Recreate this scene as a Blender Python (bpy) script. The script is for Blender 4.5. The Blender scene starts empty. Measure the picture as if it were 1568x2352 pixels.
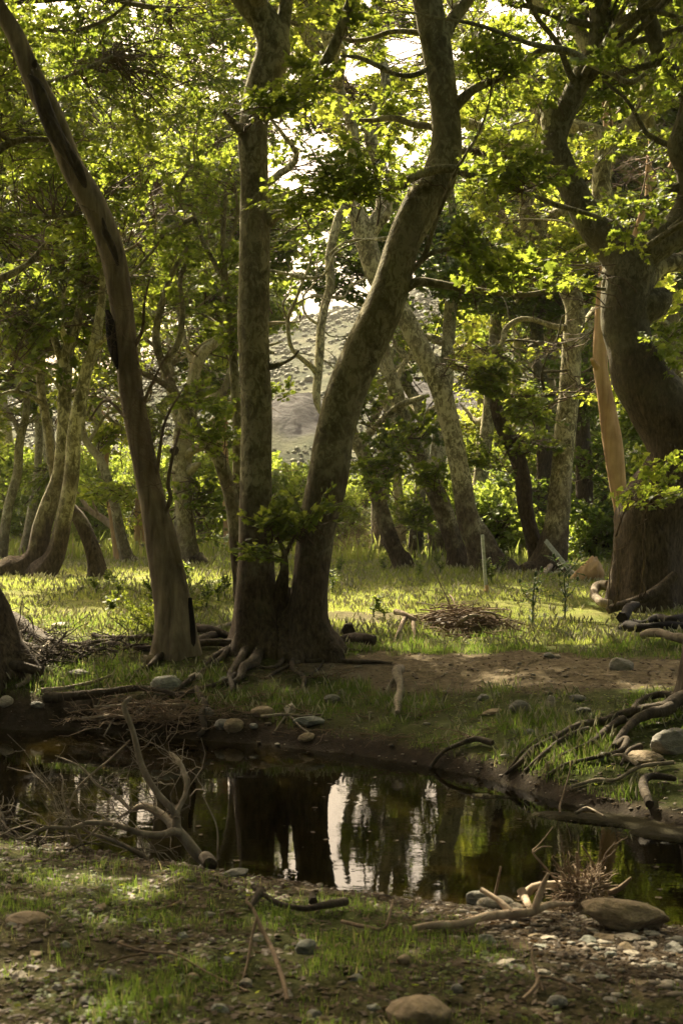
import bpy, bmesh, math, random
import numpy as np
rng = np.random.default_rng(7)
random.seed(7)
SC = bpy.context.scene
COL = SC.collection
R = math.radians

# ------------------------------------------------------------------ camera
CAMZ = 2.0
FP = 3267.0                        # focal length in pixels of the 1568 x 2352 picture used for measuring
cam = bpy.data.cameras.new('camera')
cam.sensor_fit = 'VERTICAL'
cam.sensor_height = 36.0
cam.lens = 50.0
cam.clip_start = 0.1
cam.clip_end = 6000
cam.dof.use_dof = True
cam.dof.focus_distance = 15.0
cam.dof.aperture_fstop = 5.0
camo = bpy.data.objects.new('camera', cam)
camo.location = (0, 0, CAMZ)
camo.rotation_euler = (R(90), 0, 0)
COL.objects.link(camo)
SC.camera = camo

# ------------------------------------------------------------------ sky, sun, exposure
SUN_AZ, SUN_EL = R(-24), R(43)     # azimuth from the view direction (negative = to the left), elevation
SDIR = np.array([math.sin(SUN_AZ)*math.cos(SUN_EL), math.cos(SUN_AZ)*math.cos(SUN_EL), math.sin(SUN_EL)])
W = bpy.data.worlds.new('World'); SC.world = W; W.use_nodes = True
nt = W.node_tree; nt.nodes.clear()
sky = nt.nodes.new('ShaderNodeTexSky'); sky.sky_type = 'NISHITA'; sky.sun_disc = False
sky.sun_elevation = SUN_EL; sky.sun_rotation = SUN_AZ
sky.air_density = 1.0; sky.dust_density = 9.0; sky.ozone_density = 0.6
bg = nt.nodes.new('ShaderNodeBackground'); bg.inputs[1].default_value = 0.08
wo = nt.nodes.new('ShaderNodeOutputWorld')
wb = nt.nodes.new('ShaderNodeMix'); wb.data_type = 'RGBA'; wb.blend_type = 'MULTIPLY'; wb.inputs[0].default_value = 1
wb.inputs[7].default_value = (1.08, .97, .80, 1)      # warm white balance of the picture
nt.links.new(sky.outputs[0], wb.inputs[6]); nt.links.new(wb.outputs[2], bg.inputs[0]); nt.links.new(bg.outputs[0], wo.inputs[0])
sl = bpy.data.lights.new('sun', 'SUN'); sl.energy = 5.0; sl.angle = R(0.5); sl.color = (1.0, 0.86, 0.60)
so = bpy.data.objects.new('sun', sl); COL.objects.link(so)
from mathutils import Vector
so.rotation_euler = Vector(SDIR).to_track_quat('Z', 'Y').to_euler()
so.location = (-10, 30, 30)
SC.view_settings.view_transform = 'Standard'; SC.view_settings.look = 'None'
SC.view_settings.gamma = 1.0; SC.view_settings.exposure = 2.1
SC.render.engine = 'CYCLES'
cy = SC.cycles
cy.max_bounces = 8; cy.diffuse_bounces = 4; cy.glossy_bounces = 3; cy.transmission_bounces = 6
cy.transparent_max_bounces = 8; cy.caustics_reflective = False; cy.caustics_refractive = False
cy.use_denoising = True
cy.sample_clamp_indirect = 6.0
try:
    cy.denoiser = 'OPENIMAGEDENOISE'; cy.denoising_input_passes = 'RGB_ALBEDO_NORMAL'
except Exception:
    pass

# ------------------------------------------------------------------ noise
def _h(ix, iy, iz, s):
    n = (ix.astype(np.int64)*374761393 + iy.astype(np.int64)*668265263 + iz.astype(np.int64)*2147483647 + s*1274126177) & 0xffffffff
    n = ((n ^ (n >> 13))*1274126177) & 0xffffffff
    n = ((n ^ (n >> 16))*2246822519) & 0xffffffff
    return ((n ^ (n >> 15)) & 0xffff)/32767.5 - 1.0
def vnoise(p, s=0):
    p = np.asarray(p, float)
    i = np.floor(p); f = p - i; i = i.astype(np.int64); u = f*f*(3-2*f)
    x, y, z = i[..., 0], i[..., 1], i[..., 2]
    r = 0
    for a in (0, 1):
        for b in (0, 1):
            for c in (0, 1):
                w = (u[..., 0] if a else 1-u[..., 0])*(u[..., 1] if b else 1-u[..., 1])*(u[..., 2] if c else 1-u[..., 2])
                r = r + w*_h(x+a, y+b, z+c, s)
    return r
def fbm(p, oct=4, s=0):
    r = 0; a = 1.0; t = 0
    p = np.asarray(p, float)
    for k in range(oct):
        r = r + a*vnoise(p*(2.0**k) + 17.3*k, s+k); t += a; a *= 0.5
    return r/t
def n2(x, y, f, oct=3, s=0):
    x = np.asarray(x, float)
    return fbm(np.stack([x*f, np.asarray(y, float)*f, np.zeros_like(x)+0.37], -1), oct, s)
def sst(a, b, x):
    t = np.clip((x-a)/(b-a), 0, 1); return t*t*(3-2*t)

# ------------------------------------------------------------------ the lie of the land
NE = np.array([(-30, 12), (-8, 11), (-4, 9.7), (-2.1, 8.75), (-1.4, 8.35), (-.83, 8.0), (0, 7.42), (.475, 7.2), (1.0, 7.0), (1.61, 6.75), (4, 6.0), (8, 5), (30, 3)])
FE = np.array([(-30, 17), (-8, 15.5), (-3.17, 13.2), (-2.3, 12.95), (-1.49, 12.6), (-.69, 12.2), (0, 11.8), (.67, 11.15), (1.17, 10.45), (1.53, 9.75), (2.15, 9.0), (4, 7.6), (8, 6.4), (30, 5)])
KK = np.array([(-8, 1.4), (-3, 1.4), (-.6, 1.84), (.7, 2.9), (2, 4.4), (8, 4.6)])
def ip(T, x): return np.interp(x, T[:, 0], T[:, 1])
def H(x, y, fine=True):
    x = np.asarray(x, float); y = np.asarray(y, float)
    wob = n2(x, y*.4, .9, 3, 5)*.16
    ne = ip(NE, x) + wob; fe = ip(FE, x) - wob*1.2
    sn = ne - y; sf = y - fe
    mid = np.minimum(y-ne, fe-y)
    hn = .30*(1-np.exp(-np.maximum(sn, 0)/1.3)) + .035*sst(0, .2, sn)
    hf = .72*(1-np.exp(-np.maximum(sf, 0)/ip(KK, x))) + .05*sst(0, .18, sf) + .16*sst(15, 24, y)
    hf = hf + .09*sst(0, .35, sf)*sst(-.4, -1.6, x)
    bed = -.30*sst(0, 1.6, mid) - .012
    # thin mud bars in the shallows by the right bank
    for (bx, by, rx, ry, bh) in ((1.62, 9.25, .55, .12, .30), (2.3, 8.62, .5, .14, .3), (.78, 9.72, .22, .05, .30), (1.02, 10.02, .18, .04, .28)):
        bed = bed + bh*np.exp(-((x-bx)/rx)**2 - ((y-by+(x-bx)*.42)/ry)**2)*.9
    bed = np.minimum(bed, .014 + .012*n2(x, y, 5, 2, 9))
    h = np.where(sn > 0, hn, np.where(sf > 0, hf, bed))
    land = np.maximum(sst(0, .5, sn), sst(0, .5, sf))
    h = h + land*(n2(x, y, .55, 3, 1)*.07 + n2(x, y, 2.3, 3, 2)*.028)*np.where(y > 22, .8, 1)
    if fine:
        h = h + (land*.8+.2)*(n2(x, y, 9, 3, 3)*.014 + n2(x, y, 3.7, 3, 4)*.02)
    land2 = (sn > 0) | (sf > 0)
    h = np.where(land2, np.maximum(h, .012), h)
    return h
def ground_hit(px, py):
    dx = (px-784)/FP; dz = -(py-1176)/FP
    ds = np.concatenate([np.arange(3.5, 30, .02), np.arange(30, 80, .2)])
    g = np.maximum(H(dx*ds, ds, False), 0.0)
    below = np.nonzero(CAMZ + dz*ds <= g)[0]
    d = ds[below[0]] if len(below) else 60.0
    return np.array([dx*d, d, float(H(np.array([dx*d]), np.array([d]))[0])])
def P3(px, py, d): return np.array([(px-784)/FP*d, d, CAMZ-(py-1176)/FP*d])

# ------------------------------------------------------------------ mesh collecting
class MB:
    def __init__(s): s.V = []; s.F = []; s.n = 0; s.attr = []
    def add(s, V, F, m=0, smooth=True):
        V = np.asarray(V, float).reshape(-1, 3); F = np.asarray(F, np.int64)
        s.V.append(V); s.F.append((F + s.n, m, smooth)); s.n += len(V)
    def merge(s, o):
        for (F, m, sm) in o.F: s.F.append((F + s.n, m, sm))
        s.V += o.V; s.n += o.n
    def build(s, name, mats, parent=None, origin=None, attrs=None):
        if s.n == 0: return None
        V = np.concatenate(s.V)
        if origin is None:
            origin = np.array(parent.location) if parent is not None else np.array([*( (V.min(0)+V.max(0))[:2]/2 ), V[:, 2].min()])
        V = V - origin
        me = bpy.data.meshes.new(name)
        me.vertices.add(len(V)); me.vertices.foreach_set('co', V.astype(np.float32).ravel())
        tot = [np.full(len(F), F.shape[1], np.int32) for F, _, _ in s.F if len(F)]
        lv = np.concatenate([F.ravel() for F, _, _ in s.F if len(F)]).astype(np.int32)
        tot = np.concatenate(tot)
        me.loops.add(len(lv)); me.loops.foreach_set('vertex_index', lv)
        me.polygons.add(len(tot))
        st = np.zeros(len(tot), np.int32); st[1:] = np.cumsum(tot)[:-1]
        me.polygons.foreach_set('loop_start', st)
        me.polygons.foreach_set('loop_total', tot)
        me.polygons.foreach_set('material_index', np.concatenate([np.full(len(F), m, np.int32) for F, m, _ in s.F if len(F)]))
        me.polygons.foreach_set('use_smooth', np.concatenate([np.full(len(F), sm, bool) for F, _, sm in s.F if len(F)]))
        for m in (mats if isinstance(mats, (list, tuple)) else [mats]): me.materials.append(m)
        me.update(calc_edges=True)
        for k, a in (attrs or {}).items():
            at = me.attributes.new(k, 'FLOAT', 'POINT'); at.data.foreach_set('value', np.asarray(a, np.float32))
        o = bpy.data.objects.new(name, me); COL.objects.link(o)
        if parent is not None:
            o.parent = parent; o.location = tuple(origin - np.array(parent.location))
        else:
            o.location = tuple(origin)
        return o
def tag(o, label=None, cat=None, group=None, kind=None):
    if label: o['label'] = label
    if cat: o['category'] = cat
    if group: o['group'] = group
    if kind: o['kind'] = kind
    return o
def thing(name, label, cat, loc, group=None):
    o = bpy.data.objects.new(name, None); o.empty_display_size = .2
    COL.objects.link(o); o.location = tuple(loc)
    return tag(o, label, cat, group)
def copy_tree(o, loc, rz, sc, label, group=None):
    c = o.copy(); COL.objects.link(c); c.location = tuple(loc); c.rotation_euler = (0, 0, rz); c.scale = sc if isinstance(sc, tuple) else (sc, sc, sc)
    c['label'] = label
    if group: c['group'] = group
    for ch in list(o.children):
        d = ch.copy(); COL.objects.link(d); d.parent = c
    return c

# ------------------------------------------------------------------ tubes
def spline(P, step):
    P = np.asarray(P, float)
    if len(P) == 2: P = np.array([P[0], (P[0]+P[1])/2, P[1]])
    Q = np.vstack([2*P[0]-P[1], P, 2*P[-1]-P[-2]])
    out = []
    for i in range(len(P)-1):
        p0, p1, p2, p3 = Q[i:i+4]
        n = max(2, int(np.linalg.norm((p2-p1)[:3])/step))
        t = np.linspace(0, 1, n, endpoint=False)[:, None]
        out.append(.5*((2*p1) + (p2-p0)*t + (2*p0-5*p1+4*p2-p3)*t**2 + (-p0+3*p1-3*p2+p3)*t**3))
    out.append(P[-1:])
    o = np.vstack(out); o[:, 3] = np.maximum(o[:, 3], .0008)
    return o
def tube(mb, P, sides=8, step=.08, rough=.06, freq=6.0, flare=0, z0=0, lobes=5, m=0, seed=0, cap=True, wiggle=0, resample=True, flat=1.0):
    S = spline(P, step) if resample else np.asarray(P, float)
    if wiggle:
        q = S[:, :3]*2.2 + seed*3.1
        for a in range(3): S[:, a] += wiggle*vnoise(q + 31*a, 40+a)*np.minimum(np.arange(len(S))/3., 1)
    C = S[:, :3]; n = len(C)
    T = np.gradient(C, axis=0); T /= np.linalg.norm(T, axis=1)[:, None]+1e-9
    U = np.zeros_like(T)
    a = np.array([1., 0, 0]) if abs(T[0, 0]) < .8 else np.array([0, 1., 0])
    u = a - T[0]*(a@T[0]); u /= np.linalg.norm(u); U[0] = u
    for i in range(1, n):
        u = u - T[i]*(u@T[i]); u /= np.linalg.norm(u)+1e-9; U[i] = u
    B = np.cross(T, U)
    th = np.linspace(0, 2*np.pi, sides, endpoint=False)
    r = S[:, 3][:, None]*np.ones((1, sides))
    if flare:
        z = np.maximum(C[:, 2]-z0, 0)[:, None]
        r = r*(1 + flare*np.exp(-z/.22)*(1+.45*np.sin(lobes*th+seed)[None])+ .10*np.exp(-z/.8)*np.sin(lobes*th+seed+.6)[None])
    D = np.cos(th)[None, :, None]*U[:, None] + np.sin(th)[None, :, None]*B[:, None]*flat
    V = C[:, None] + D*r[..., None]
    if rough:
        nz = fbm(V*freq*np.array([1, 1, .6]) + seed*7.7, 3, 60) + .8*vnoise(V*freq*.3+seed, 61)
        V = V + D*(r*rough*nz)[..., None]
    i, j = np.meshgrid(np.arange(n-1), np.arange(sides), indexing='ij'); jj = (j+1) % sides
    F = np.stack([i*sides+j, i*sides+jj, (i+1)*sides+jj, (i+1)*sides+j], -1).reshape(-1, 4)
    V = V.reshape(-1, 3)
    mb.add(V, F, m)
    if cap:
        c0 = np.vstack([V[-sides:], C[-1] + T[-1]*S[-1, 3]*.35])
        mb.add(c0, np.array([[k, (k+1) % sides, sides] for k in range(sides)]), m)
        c1 = np.vstack([V[:sides], C[0] - T[0]*S[0, 3]*.2])
        mb.add(c1, np.array([[(k+1) % sides, k, sides] for k in range(sides)]), m)
    return S
def batch_tubes(mb, P, rad, sides=3, m=1):
    """P (n,k,3), rad (n,k): many thin twigs at once"""
    n, k, _ = P.shape
    if n == 0: return
    T = np.gradient(P, axis=1); T /= np.linalg.norm(T, axis=2, keepdims=True)+1e-9
    ref = np.where(np.abs(T[:, :1, 2:3]) > .8, np.array([1., 0, 0]), np.array([0, 0, 1.]))
    U = np.cross(T, ref); U /= np.linalg.norm(U, axis=2, keepdims=True)+1e-9
    B = np.cross(T, U)
    th = np.linspace(0, 2*np.pi, sides, endpoint=False)
    V = P[:, :, None] + (np.cos(th)[None, None, :, None]*U[:, :, None] + np.sin(th)[None, None, :, None]*B[:, :, None])*rad[:, :, None, None]
    base = (np.arange(n)*k*sides)[:, None, None]
    i = np.arange(k-1)[None, :, None]*sides; j = np.arange(sides)[None, None]; jj = (j+1) % sides
    F = np.stack([base+i+j, base+i+jj, base+i+sides+jj, base+i+sides+j], -1).reshape(-1, 4)
    mb.add(V, F, m)

# ------------------------------------------------------------------ materials
def mat(name):
    m = bpy.data.materials.new(name); m.use_nodes = True
    n = m.node_tree; n.nodes.clear(); return m, n
class N:
    def __init__(s, name):
        s.m, s.t = mat(name); s.out = s.new('ShaderNodeOutputMaterial')
    def new(s, t, **kw):
        n = s.t.nodes.new(t)
        for k, v in kw.items(): setattr(n, k, v)
        return n
    def link(s, a, b): s.t.links.new(a, b)
    def val(s, sock, v):
        if hasattr(v, 'is_linked') or hasattr(v, 'links'): s.link(v, sock)
        else: sock.default_value = v
    def coord(s, scale=(1, 1, 1), kind='Object'):
        tc = s.new('ShaderNodeTexCoord'); mp = s.new('ShaderNodeMapping'); mp.inputs['Scale'].default_value = scale
        s.link(tc.outputs[kind], mp.inputs[0]); return mp.outputs[0]
    def noise(s, vec, scale, detail=4, rough=.55, dist=0):
        n = s.new('ShaderNodeTexNoise'); n.inputs['Scale'].default_value = scale; n.inputs['Detail'].default_value = detail
        n.inputs['Roughness'].default_value = rough; n.inputs['Distortion'].default_value = dist
        s.link(vec, n.inputs['Vector']); return n.outputs['Fac']
    def ramp(s, fac, stops, interp='LINEAR'):
        r = s.new('ShaderNodeValToRGB'); r.color_ramp.interpolation = interp
        e = r.color_ramp.elements
        while len(e) < len(stops): e.new(.5)
        for k, (p, c) in enumerate(stops):
            e[k].position = p; e[k].color = (*c, 1) if len(c) == 3 else c
        s.link(fac, r.inputs[0]); return r.outputs[0]
    def mix(s, fac, a, b, blend='MIX'):
        n = s.new('ShaderNodeMix', data_type='RGBA', blend_type=blend)
        s.val(n.inputs[0], fac)
        for k, v in ((6, a), (7, b)):
            if isinstance(v, tuple): n.inputs[k].default_value = (*v, 1) if len(v) == 3 else v
            else: s.link(v, n.inputs[k])
        return n.outputs[2]
    def math(s, op, a, b=0.5):
        n = s.new('ShaderNodeMath', operation=op); s.val(n.inputs[0], a); s.val(n.inputs[1], b); return n.outputs[0]
    def rng(s, v, a, b, c=0, d=1):
        n = s.new('ShaderNodeMapRange'); n.clamp = True; s.link(v, n.inputs[0])
        for k, q in enumerate((a, b, c, d)): n.inputs[k+1].default_value = q
        return n.outputs[0]
    def bump(s, h, strength, dist):
        b = s.new('ShaderNodeBump'); b.inputs['Strength'].default_value = strength; b.inputs['Distance'].default_value = dist
        s.link(h, b.inputs['Height']); return b.outputs[0]
    def pbr(s, col, rough=.85, spec=.25, nrm=None):
        p = s.new('ShaderNodeBsdfPrincipled')
        s.val(p.inputs['Base Color'], col if not isinstance(col, tuple) else (*col, 1))
        s.val(p.inputs['Roughness'], rough); p.inputs['Specular IOR Level'].default_value = spec
        if nrm is not None: s.link(nrm, p.inputs['Normal'])
        s.link(p.outputs[0], s.out.inputs[0]); return p
    def sep(s, vec):
        n = s.new('ShaderNodeSeparateXYZ'); s.link(vec, n.inputs[0]); return n.outputs
    def attr(s, name):
        n = s.new('ShaderNodeAttribute'); n.attribute_name = name; return n.outputs['Fac']
    def island(s): return s.new('ShaderNodeNewGeometry').outputs['Random Per Island']

def bark_plane(name, pale=1.0, rough_top=1.6, warm=0.0, k=1.0):
    n = N(name); v = n.coord(); vz = n.coord((1, 1, .62))
    a = n.noise(vz, 15, 5, .65, .9); b = n.noise(vz, 34, 3, .6, .5); c = n.noise(v, 1.6, 4, .6); e = n.noise(v, 3.4, 3, .5)
    p = pale
    g = n.math('ADD', a, n.math('MULTIPLY', n.math('SUBTRACT', e, .5), .45))        # plates come in patches
    col = n.ramp(g, [(.0, (.075*p/k, .066*p/k, .032*p/k)), (.40, (.10*p/k, .09*p/k, .044*p/k)), (.425, (.155*p, .14*p, .072*p)), (.51, (.185*p, .17*p, .092*p)), (.535, (.27*p*k, .25*p*k, .148*p*k)), (.75, (.34*p*k, .315*p*k, .195*p*k))])
    spots = n.ramp(b, [(.0, (0, 0, 0)), (.60, (0, 0, 0)), (.64, (1, 1, 1))])
    col = n.mix(n.math('MULTIPLY', spots, .6), col, (.09*p, .078*p, .04*p))
    col = n.mix(n.rng(c, .42, .66, 0, .8/k**2), col, (.19*p+warm*.1, .165*p+warm*.05, .098*p))
    z = n.sep(v)[2]
    low = n.rng(n.math('ADD', z, n.math('MULTIPLY', n.math('SUBTRACT', n.noise(v, 1.5, 4, .6), .5), -4.5)), rough_top-1.0, rough_top+.35, 1, 0)
    fz = n.coord((1, 1, .33)); f = n.noise(fz, 26, 6, .7, .4)
    rb = n.ramp(f, [(.32, (.018, .013, .008)), (.5, (.075, .055, .034)), (.70, (.15, .115, .073))])
    col = n.mix(low, col, rb)
    h = n.mix(low, n.mix(.5, g, b), f)
    n.pbr(col, .88, .2, n.bump(h, .9, .05)); return n.m
def bark_wood(name, c0, c1, c2, sc=10, stretch=.12, bstr=.5):
    n = N(name); v = n.coord((1, 1, stretch)); w = n.coord()
    a = n.noise(v, sc, 6, .62, .6); b = n.noise(w, 2.5, 4)
    col = n.ramp(a, [(.28, c0), (.5, c1), (.72, c2)])
    col = n.mix(n.rng(b, .4, .7, 0, .6), col, c0)
    n.pbr(col, .85, .2, n.bump(a, bstr, .03)); return n.m
def leaf_mat(name, c0, c1, t0, t1, trans=.5, spec=.35):
    n = N(name); r = n.island()
    pat = n.noise(n.coord(), .55, 2)
    rr = n.math('ADD', n.math('MULTIPLY', r, .65), n.math('MULTIPLY', n.rng(pat, .3, .7), .35))
    cd = n.ramp(rr, [(0, c0), (1, c1)]); ct = n.ramp(rr, [(0, t0), (1, t1)])
    d = n.pbr(cd, .55, spec)
    t = n.new('ShaderNodeBsdfTranslucent'); n.link(ct, t.inputs[0])
    mx = n.new('ShaderNodeMixShader'); mx.inputs[0].default_value = trans
    n.link(d.outputs[0], mx.inputs[1]); n.link(t.outputs[0], mx.inputs[2]); n.link(mx.outputs[0], n.out.inputs[0])
    return n.m
def rock_mat(name, c0, c1, c2, band=3.0):
    n = N(name); v = n.coord(); vb = n.coord((1, 1, 3.5))
    a = n.noise(vb, 9*band/3, 6, .65, 1.0); b = n.noise(v, 40, 4, .6)
    col = n.ramp(a, [(.3, c0), (.52, c1), (.7, c2)])
    col = n.mix(n.rng(b, .45, .75, 0, .5), col, tuple(q*.55 for q in c0))
    n.pbr(col, .8, .3, n.bump(n.mix(.35, a, b), .9, .04)); return n.m
M = {}
M['plane'] = bark_plane('plane_bark', 1.02, 1.7, 0, 1.12)
M['plane_mid'] = bark_plane('plane_bark_mottled', 1.35, 1.5, 0, 1.35)  # mottled bark, made paler to carry the sunlight on the middle-distance trunks
M['plane_far'] = bark_plane('plane_bark_pale', 1.45, .8, .2)
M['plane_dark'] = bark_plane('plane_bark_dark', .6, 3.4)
M['bare'] = bark_wood('peeled_wood', (.06, .045, .028), (.22, .175, .115), (.37, .305, .205), 11, .14, .8)
M['tan'] = bark_wood('tan_peeled_trunk', (.22, .13, .06), (.46, .30, .15), (.60, .43, .24), 7, .10)
M['root'] = bark_wood('root_bark', (.02, .015, .010), (.065, .05, .033), (.125, .098, .065), 14, .5, .9)
M['drift'] = bark_wood('driftwood_grey', (.09, .07, .05), (.25, .205, .15), (.38, .33, .25), 14, .5)
M['drift_pale'] = bark_wood('driftwood_pale', (.17, .12, .08), (.40, .31, .22), (.55, .45, .34), 12, .5)
M['twig'] = bark_wood('twig_bark', (.05, .034, .02), (.115, .08, .05), (.19, .14, .09), 10, 1)
M['dead'] = bark_wood('dead_twig', (.08, .055, .035), (.19, .135, .085), (.31, .23, .15), 10, 1)
M['leaf'] = leaf_mat('plane_leaf', (.032, .058, .012), (.085, .12, .024), (.16, .245, .026), (.50, .56, .062), .5)
M['leaf_fresh'] = leaf_mat('plane_leaf_fresh', (.055, .10, .018), (.11, .16, .035), (.34, .44, .042), (.68, .69, .085), .55)
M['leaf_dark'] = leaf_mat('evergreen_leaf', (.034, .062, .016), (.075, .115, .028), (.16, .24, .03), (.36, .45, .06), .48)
M['char'] = bark_wood('black_rotten_wood', (.008, .006, .005), (.02, .016, .012), (.045, .036, .028), 14, .3)
M['leaf_bush'] = leaf_mat('bush_leaf', (.075, .12, .024), (.15, .19, .045), (.30, .42, .05), (.58, .66, .10), .5)
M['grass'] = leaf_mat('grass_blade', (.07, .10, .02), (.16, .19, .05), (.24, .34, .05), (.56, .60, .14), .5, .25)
M['grass_dry'] = leaf_mat('dry_grass_blade', (.12, .11, .05), (.22, .19, .10), (.25, .26, .08), (.50, .46, .2), .5, .2)
M['grass_shade'] = leaf_mat('bank_grass_shaded', (.028, .055, .010), (.07, .11, .022), (.12, .22, .025), (.30, .42, .06), .5, .25)  # darker copy of the grass colour, with the shade of the banks put in
M['thistle'] = leaf_mat('thistle_leaf', (.025, .05, .014), (.05, .08, .024), (.08, .14, .025), (.16, .24, .05), .35)
M['seed'] = leaf_mat('seed_head', (.25, .24, .15), (.42, .40, .28), (.4, .4, .2), (.55, .52, .35), .4)
M['litter'] = leaf_mat('leaf_litter', (.03, .02, .011), (.115, .08, .045), (.06, .035, .015), (.15, .09, .04), .2, .15)
M['rock_green'] = rock_mat('schist_rock', (.09, .095, .075), (.22, .225, .185), (.34, .34, .29))
M['rock_tan'] = rock_mat('tan_rock', (.13, .092, .052), (.27, .205, .125), (.38, .30, .195), 2)
M['rock_grey'] = rock_mat('grey_rock', (.09, .085, .07), (.19, .18, .15), (.29, .275, .235), 2)
M['rock_pale'] = rock_mat('pale_rock', (.2, .17, .13), (.42, .37, .29), (.55, .49, .40), 3)

def ground_mat():
    n = N('ground_soil'); v = n.coord(kind='Object')
    a = n.noise(v, 1.1, 5, .6); b = n.noise(v, 14, 5, .65); c = n.noise(v, 60, 3, .6)
    soil = n.ramp(b, [(.32, (.014, .010, .006)), (.48, (.042, .030, .018)), (.58, (.075, .055, .034)), (.72, (.14, .105, .068))])
    path = n.ramp(b, [(.3, (.05, .039, .023)), (.5, (.112, .09, .055)), (.7, (.185, .15, .098))])
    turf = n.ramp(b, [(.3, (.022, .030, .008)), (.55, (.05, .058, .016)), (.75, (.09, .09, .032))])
    far = n.ramp(a, [(.3, (.085, .11, .026)), (.55, (.165, .175, .048)), (.75, (.27, .25, .11))])  # dry meadow tone, its colour raised to carry the brightness of the sunlit grass
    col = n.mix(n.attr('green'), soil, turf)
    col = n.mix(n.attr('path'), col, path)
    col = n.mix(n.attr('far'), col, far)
    gr = n.ramp(c, [(.0, (0, 0, 0)), (.58, (0, 0, 0)), (.66, (1, 1, 1))])
    col = n.mix(n.math('MULTIPLY', gr, n.math('MULTIPLY', n.attr('gravel'), .6)), col, (.22, .19, .15))
    wet = n.attr('wet')
    col = n.mix(wet, col, n.mix(.85, col, (.018, .013, .008)))
    bed = n.ramp(a, [(.3, (.010, .009, .005)), (.5, (.028, .024, .011)), (.7, (.055, .044, .02))])
    col = n.mix(n.attr('bed'), col, bed)
    rough = n.rng(wet, 0, 1, .95, .8)
    n.pbr(col, rough, .05, n.bump(n.mix(.4, b, c), .7, .03)); return n.m
M['ground'] = ground_mat()
def water_mat():
    n = N('creek_water'); v = n.coord((1, 1.9, 1))
    a = n.noise(v, 3.2, 3, .5, .3); b = n.noise(v, 17, 2, .5)
    nb = n.bump(n.math('ADD', n.math('MULTIPLY', a, .5), n.math('MULTIPLY', b, .08)), .045, .03)
    fr = n.new('ShaderNodeFresnel'); fr.inputs[0].default_value = 1.33; n.link(nb, fr.inputs[1])
    tr = n.new('ShaderNodeBsdfTransparent'); tr.inputs[0].default_value = (.46, .41, .22, 1)
    gl = n.new('ShaderNodeBsdfGlossy'); gl.inputs['Roughness'].default_value = .003; n.link(nb, gl.inputs['Normal'])
    mx = n.new('ShaderNodeMixShader'); n.link(fr.outputs[0], mx.inputs[0]); n.link(tr.outputs[0], mx.inputs[1]); n.link(gl.outputs[0], mx.inputs[2])
    n.link(mx.outputs[0], n.out.inputs[0]); return n.m
M['water'] = water_mat()
def hill_mat():
    n = N('hillside'); v = n.coord()
    a = n.noise(v, .22, 6, .65); b = n.noise(v, .05, 4, .6); c = n.noise(n.coord((1, 1, 2.2)), .55, 8, .75, .8)
    col = n.ramp(a, [(.36, (.035, .05, .022)), (.46, (.075, .095, .042)), (.56, (.135, .145, .075)), (.72, (.22, .215, .14))])
    col = n.mix(n.rng(b, .4, .65, 0, .5), col, (.10, .11, .06))
    rk = n.ramp(c, [(.38, (.02, .019, .018)), (.46, (.065, .063, .06)), (.55, (.125, .122, .115)), (.68, (.22, .215, .2))])
    col = n.mix(n.attr('rock'), col, rk)
    n.pbr(col, .95, .1, n.bump(c, 1.0, 2.0)); return n.m
M['hill'] = hill_mat()
M['scrub'] = leaf_mat('hill_scrub', (.05, .064, .025), (.125, .135, .055), (.07, .10, .025), (.17, .19, .06), .25, .1)
def metal_mat():
    n = N('galvanised_post'); v = n.coord()
    a = n.noise(v, 25, 4); col = n.ramp(a, [(.35, (.34, .36, .33)), (.6, (.55, .57, .53))])
    p = n.pbr(col, .5, .5, n.bump(a, .2, .01)); p.inputs['Metallic'].default_value = .0; return n.m
M['metal'] = metal_mat()

# ------------------------------------------------------------------ ground sheet
def masks(x, y):
    wob = n2(x, y*.4, .9, 3, 5)*.16
    sn = ip(NE, x)+wob - y; sf = y - (ip(FE, x)-wob*1.2)
    edge = np.where(sn > 0, sn, np.where(sf > 0, sf, 0))
    nn = n2(x, y, 1.6, 3, 11); nm = n2(x, y, .5, 2, 12)
    # trodden path over the crest of the far bank
    yc = np.interp(x, [-1, 0, 1, 2, 3.4, 6], [14.4, 13.85, 13.7, 13.5, 12.9, 12.0])
    hw = np.interp(x, [-.8, -.2, .4, 1.6, 3, 5], [0, .42, .95, 1.2, 1.15, 1.1])
    path = (sst(1.0, .55, np.abs(y-yc)/np.maximum(hw, .05) + nn*.45))*(hw > .02)
    path2 = sst(.9, .5, np.abs(y-17.6-nm)/.7+nn*.5)*sst(-.6, 0, x)*sst(2.0, 1.2, x)*.8
    path = np.maximum(path, path2)
    leftroots = sst(.1, -.9, x)*sst(0, .3, sf)*sst(3.3, 2.3, sf)
    g = .95 + .55*nn + .35*nm
    near = sn > 0
    g = np.where(near, sst(.2, 1.2, sn)*(.62 + .95*nn) - .9*sst(.2, .9, x+nn*.3)*sst(2.0, .9, sn), g)
    g = np.where(~near & (sf > 0), (g+.25)*sst(.05, .5, sf) - path*1.5 - leftroots*.42, g)
    g = np.clip(g, 0, 1); g = np.where(edge <= 0, 0, g)
    gravel = np.clip(np.where(near, sst(.4, 1.0, x+nn*.4)*sst(2.2, 1.0, sn)+.35, .25), 0, 1)
    wet = np.where(edge > 0, sst(.42, .02, edge + nn*.10), 1)
    return dict(green=g, path=np.clip(path, 0, 1), far=sst(14.2, 17.5, y+nn*.6)*(1-np.clip(path, 0, 1)), gravel=gravel, wet=wet, bed=(edge <= 0)*1.0, sn=sn, sf=sf)
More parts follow.
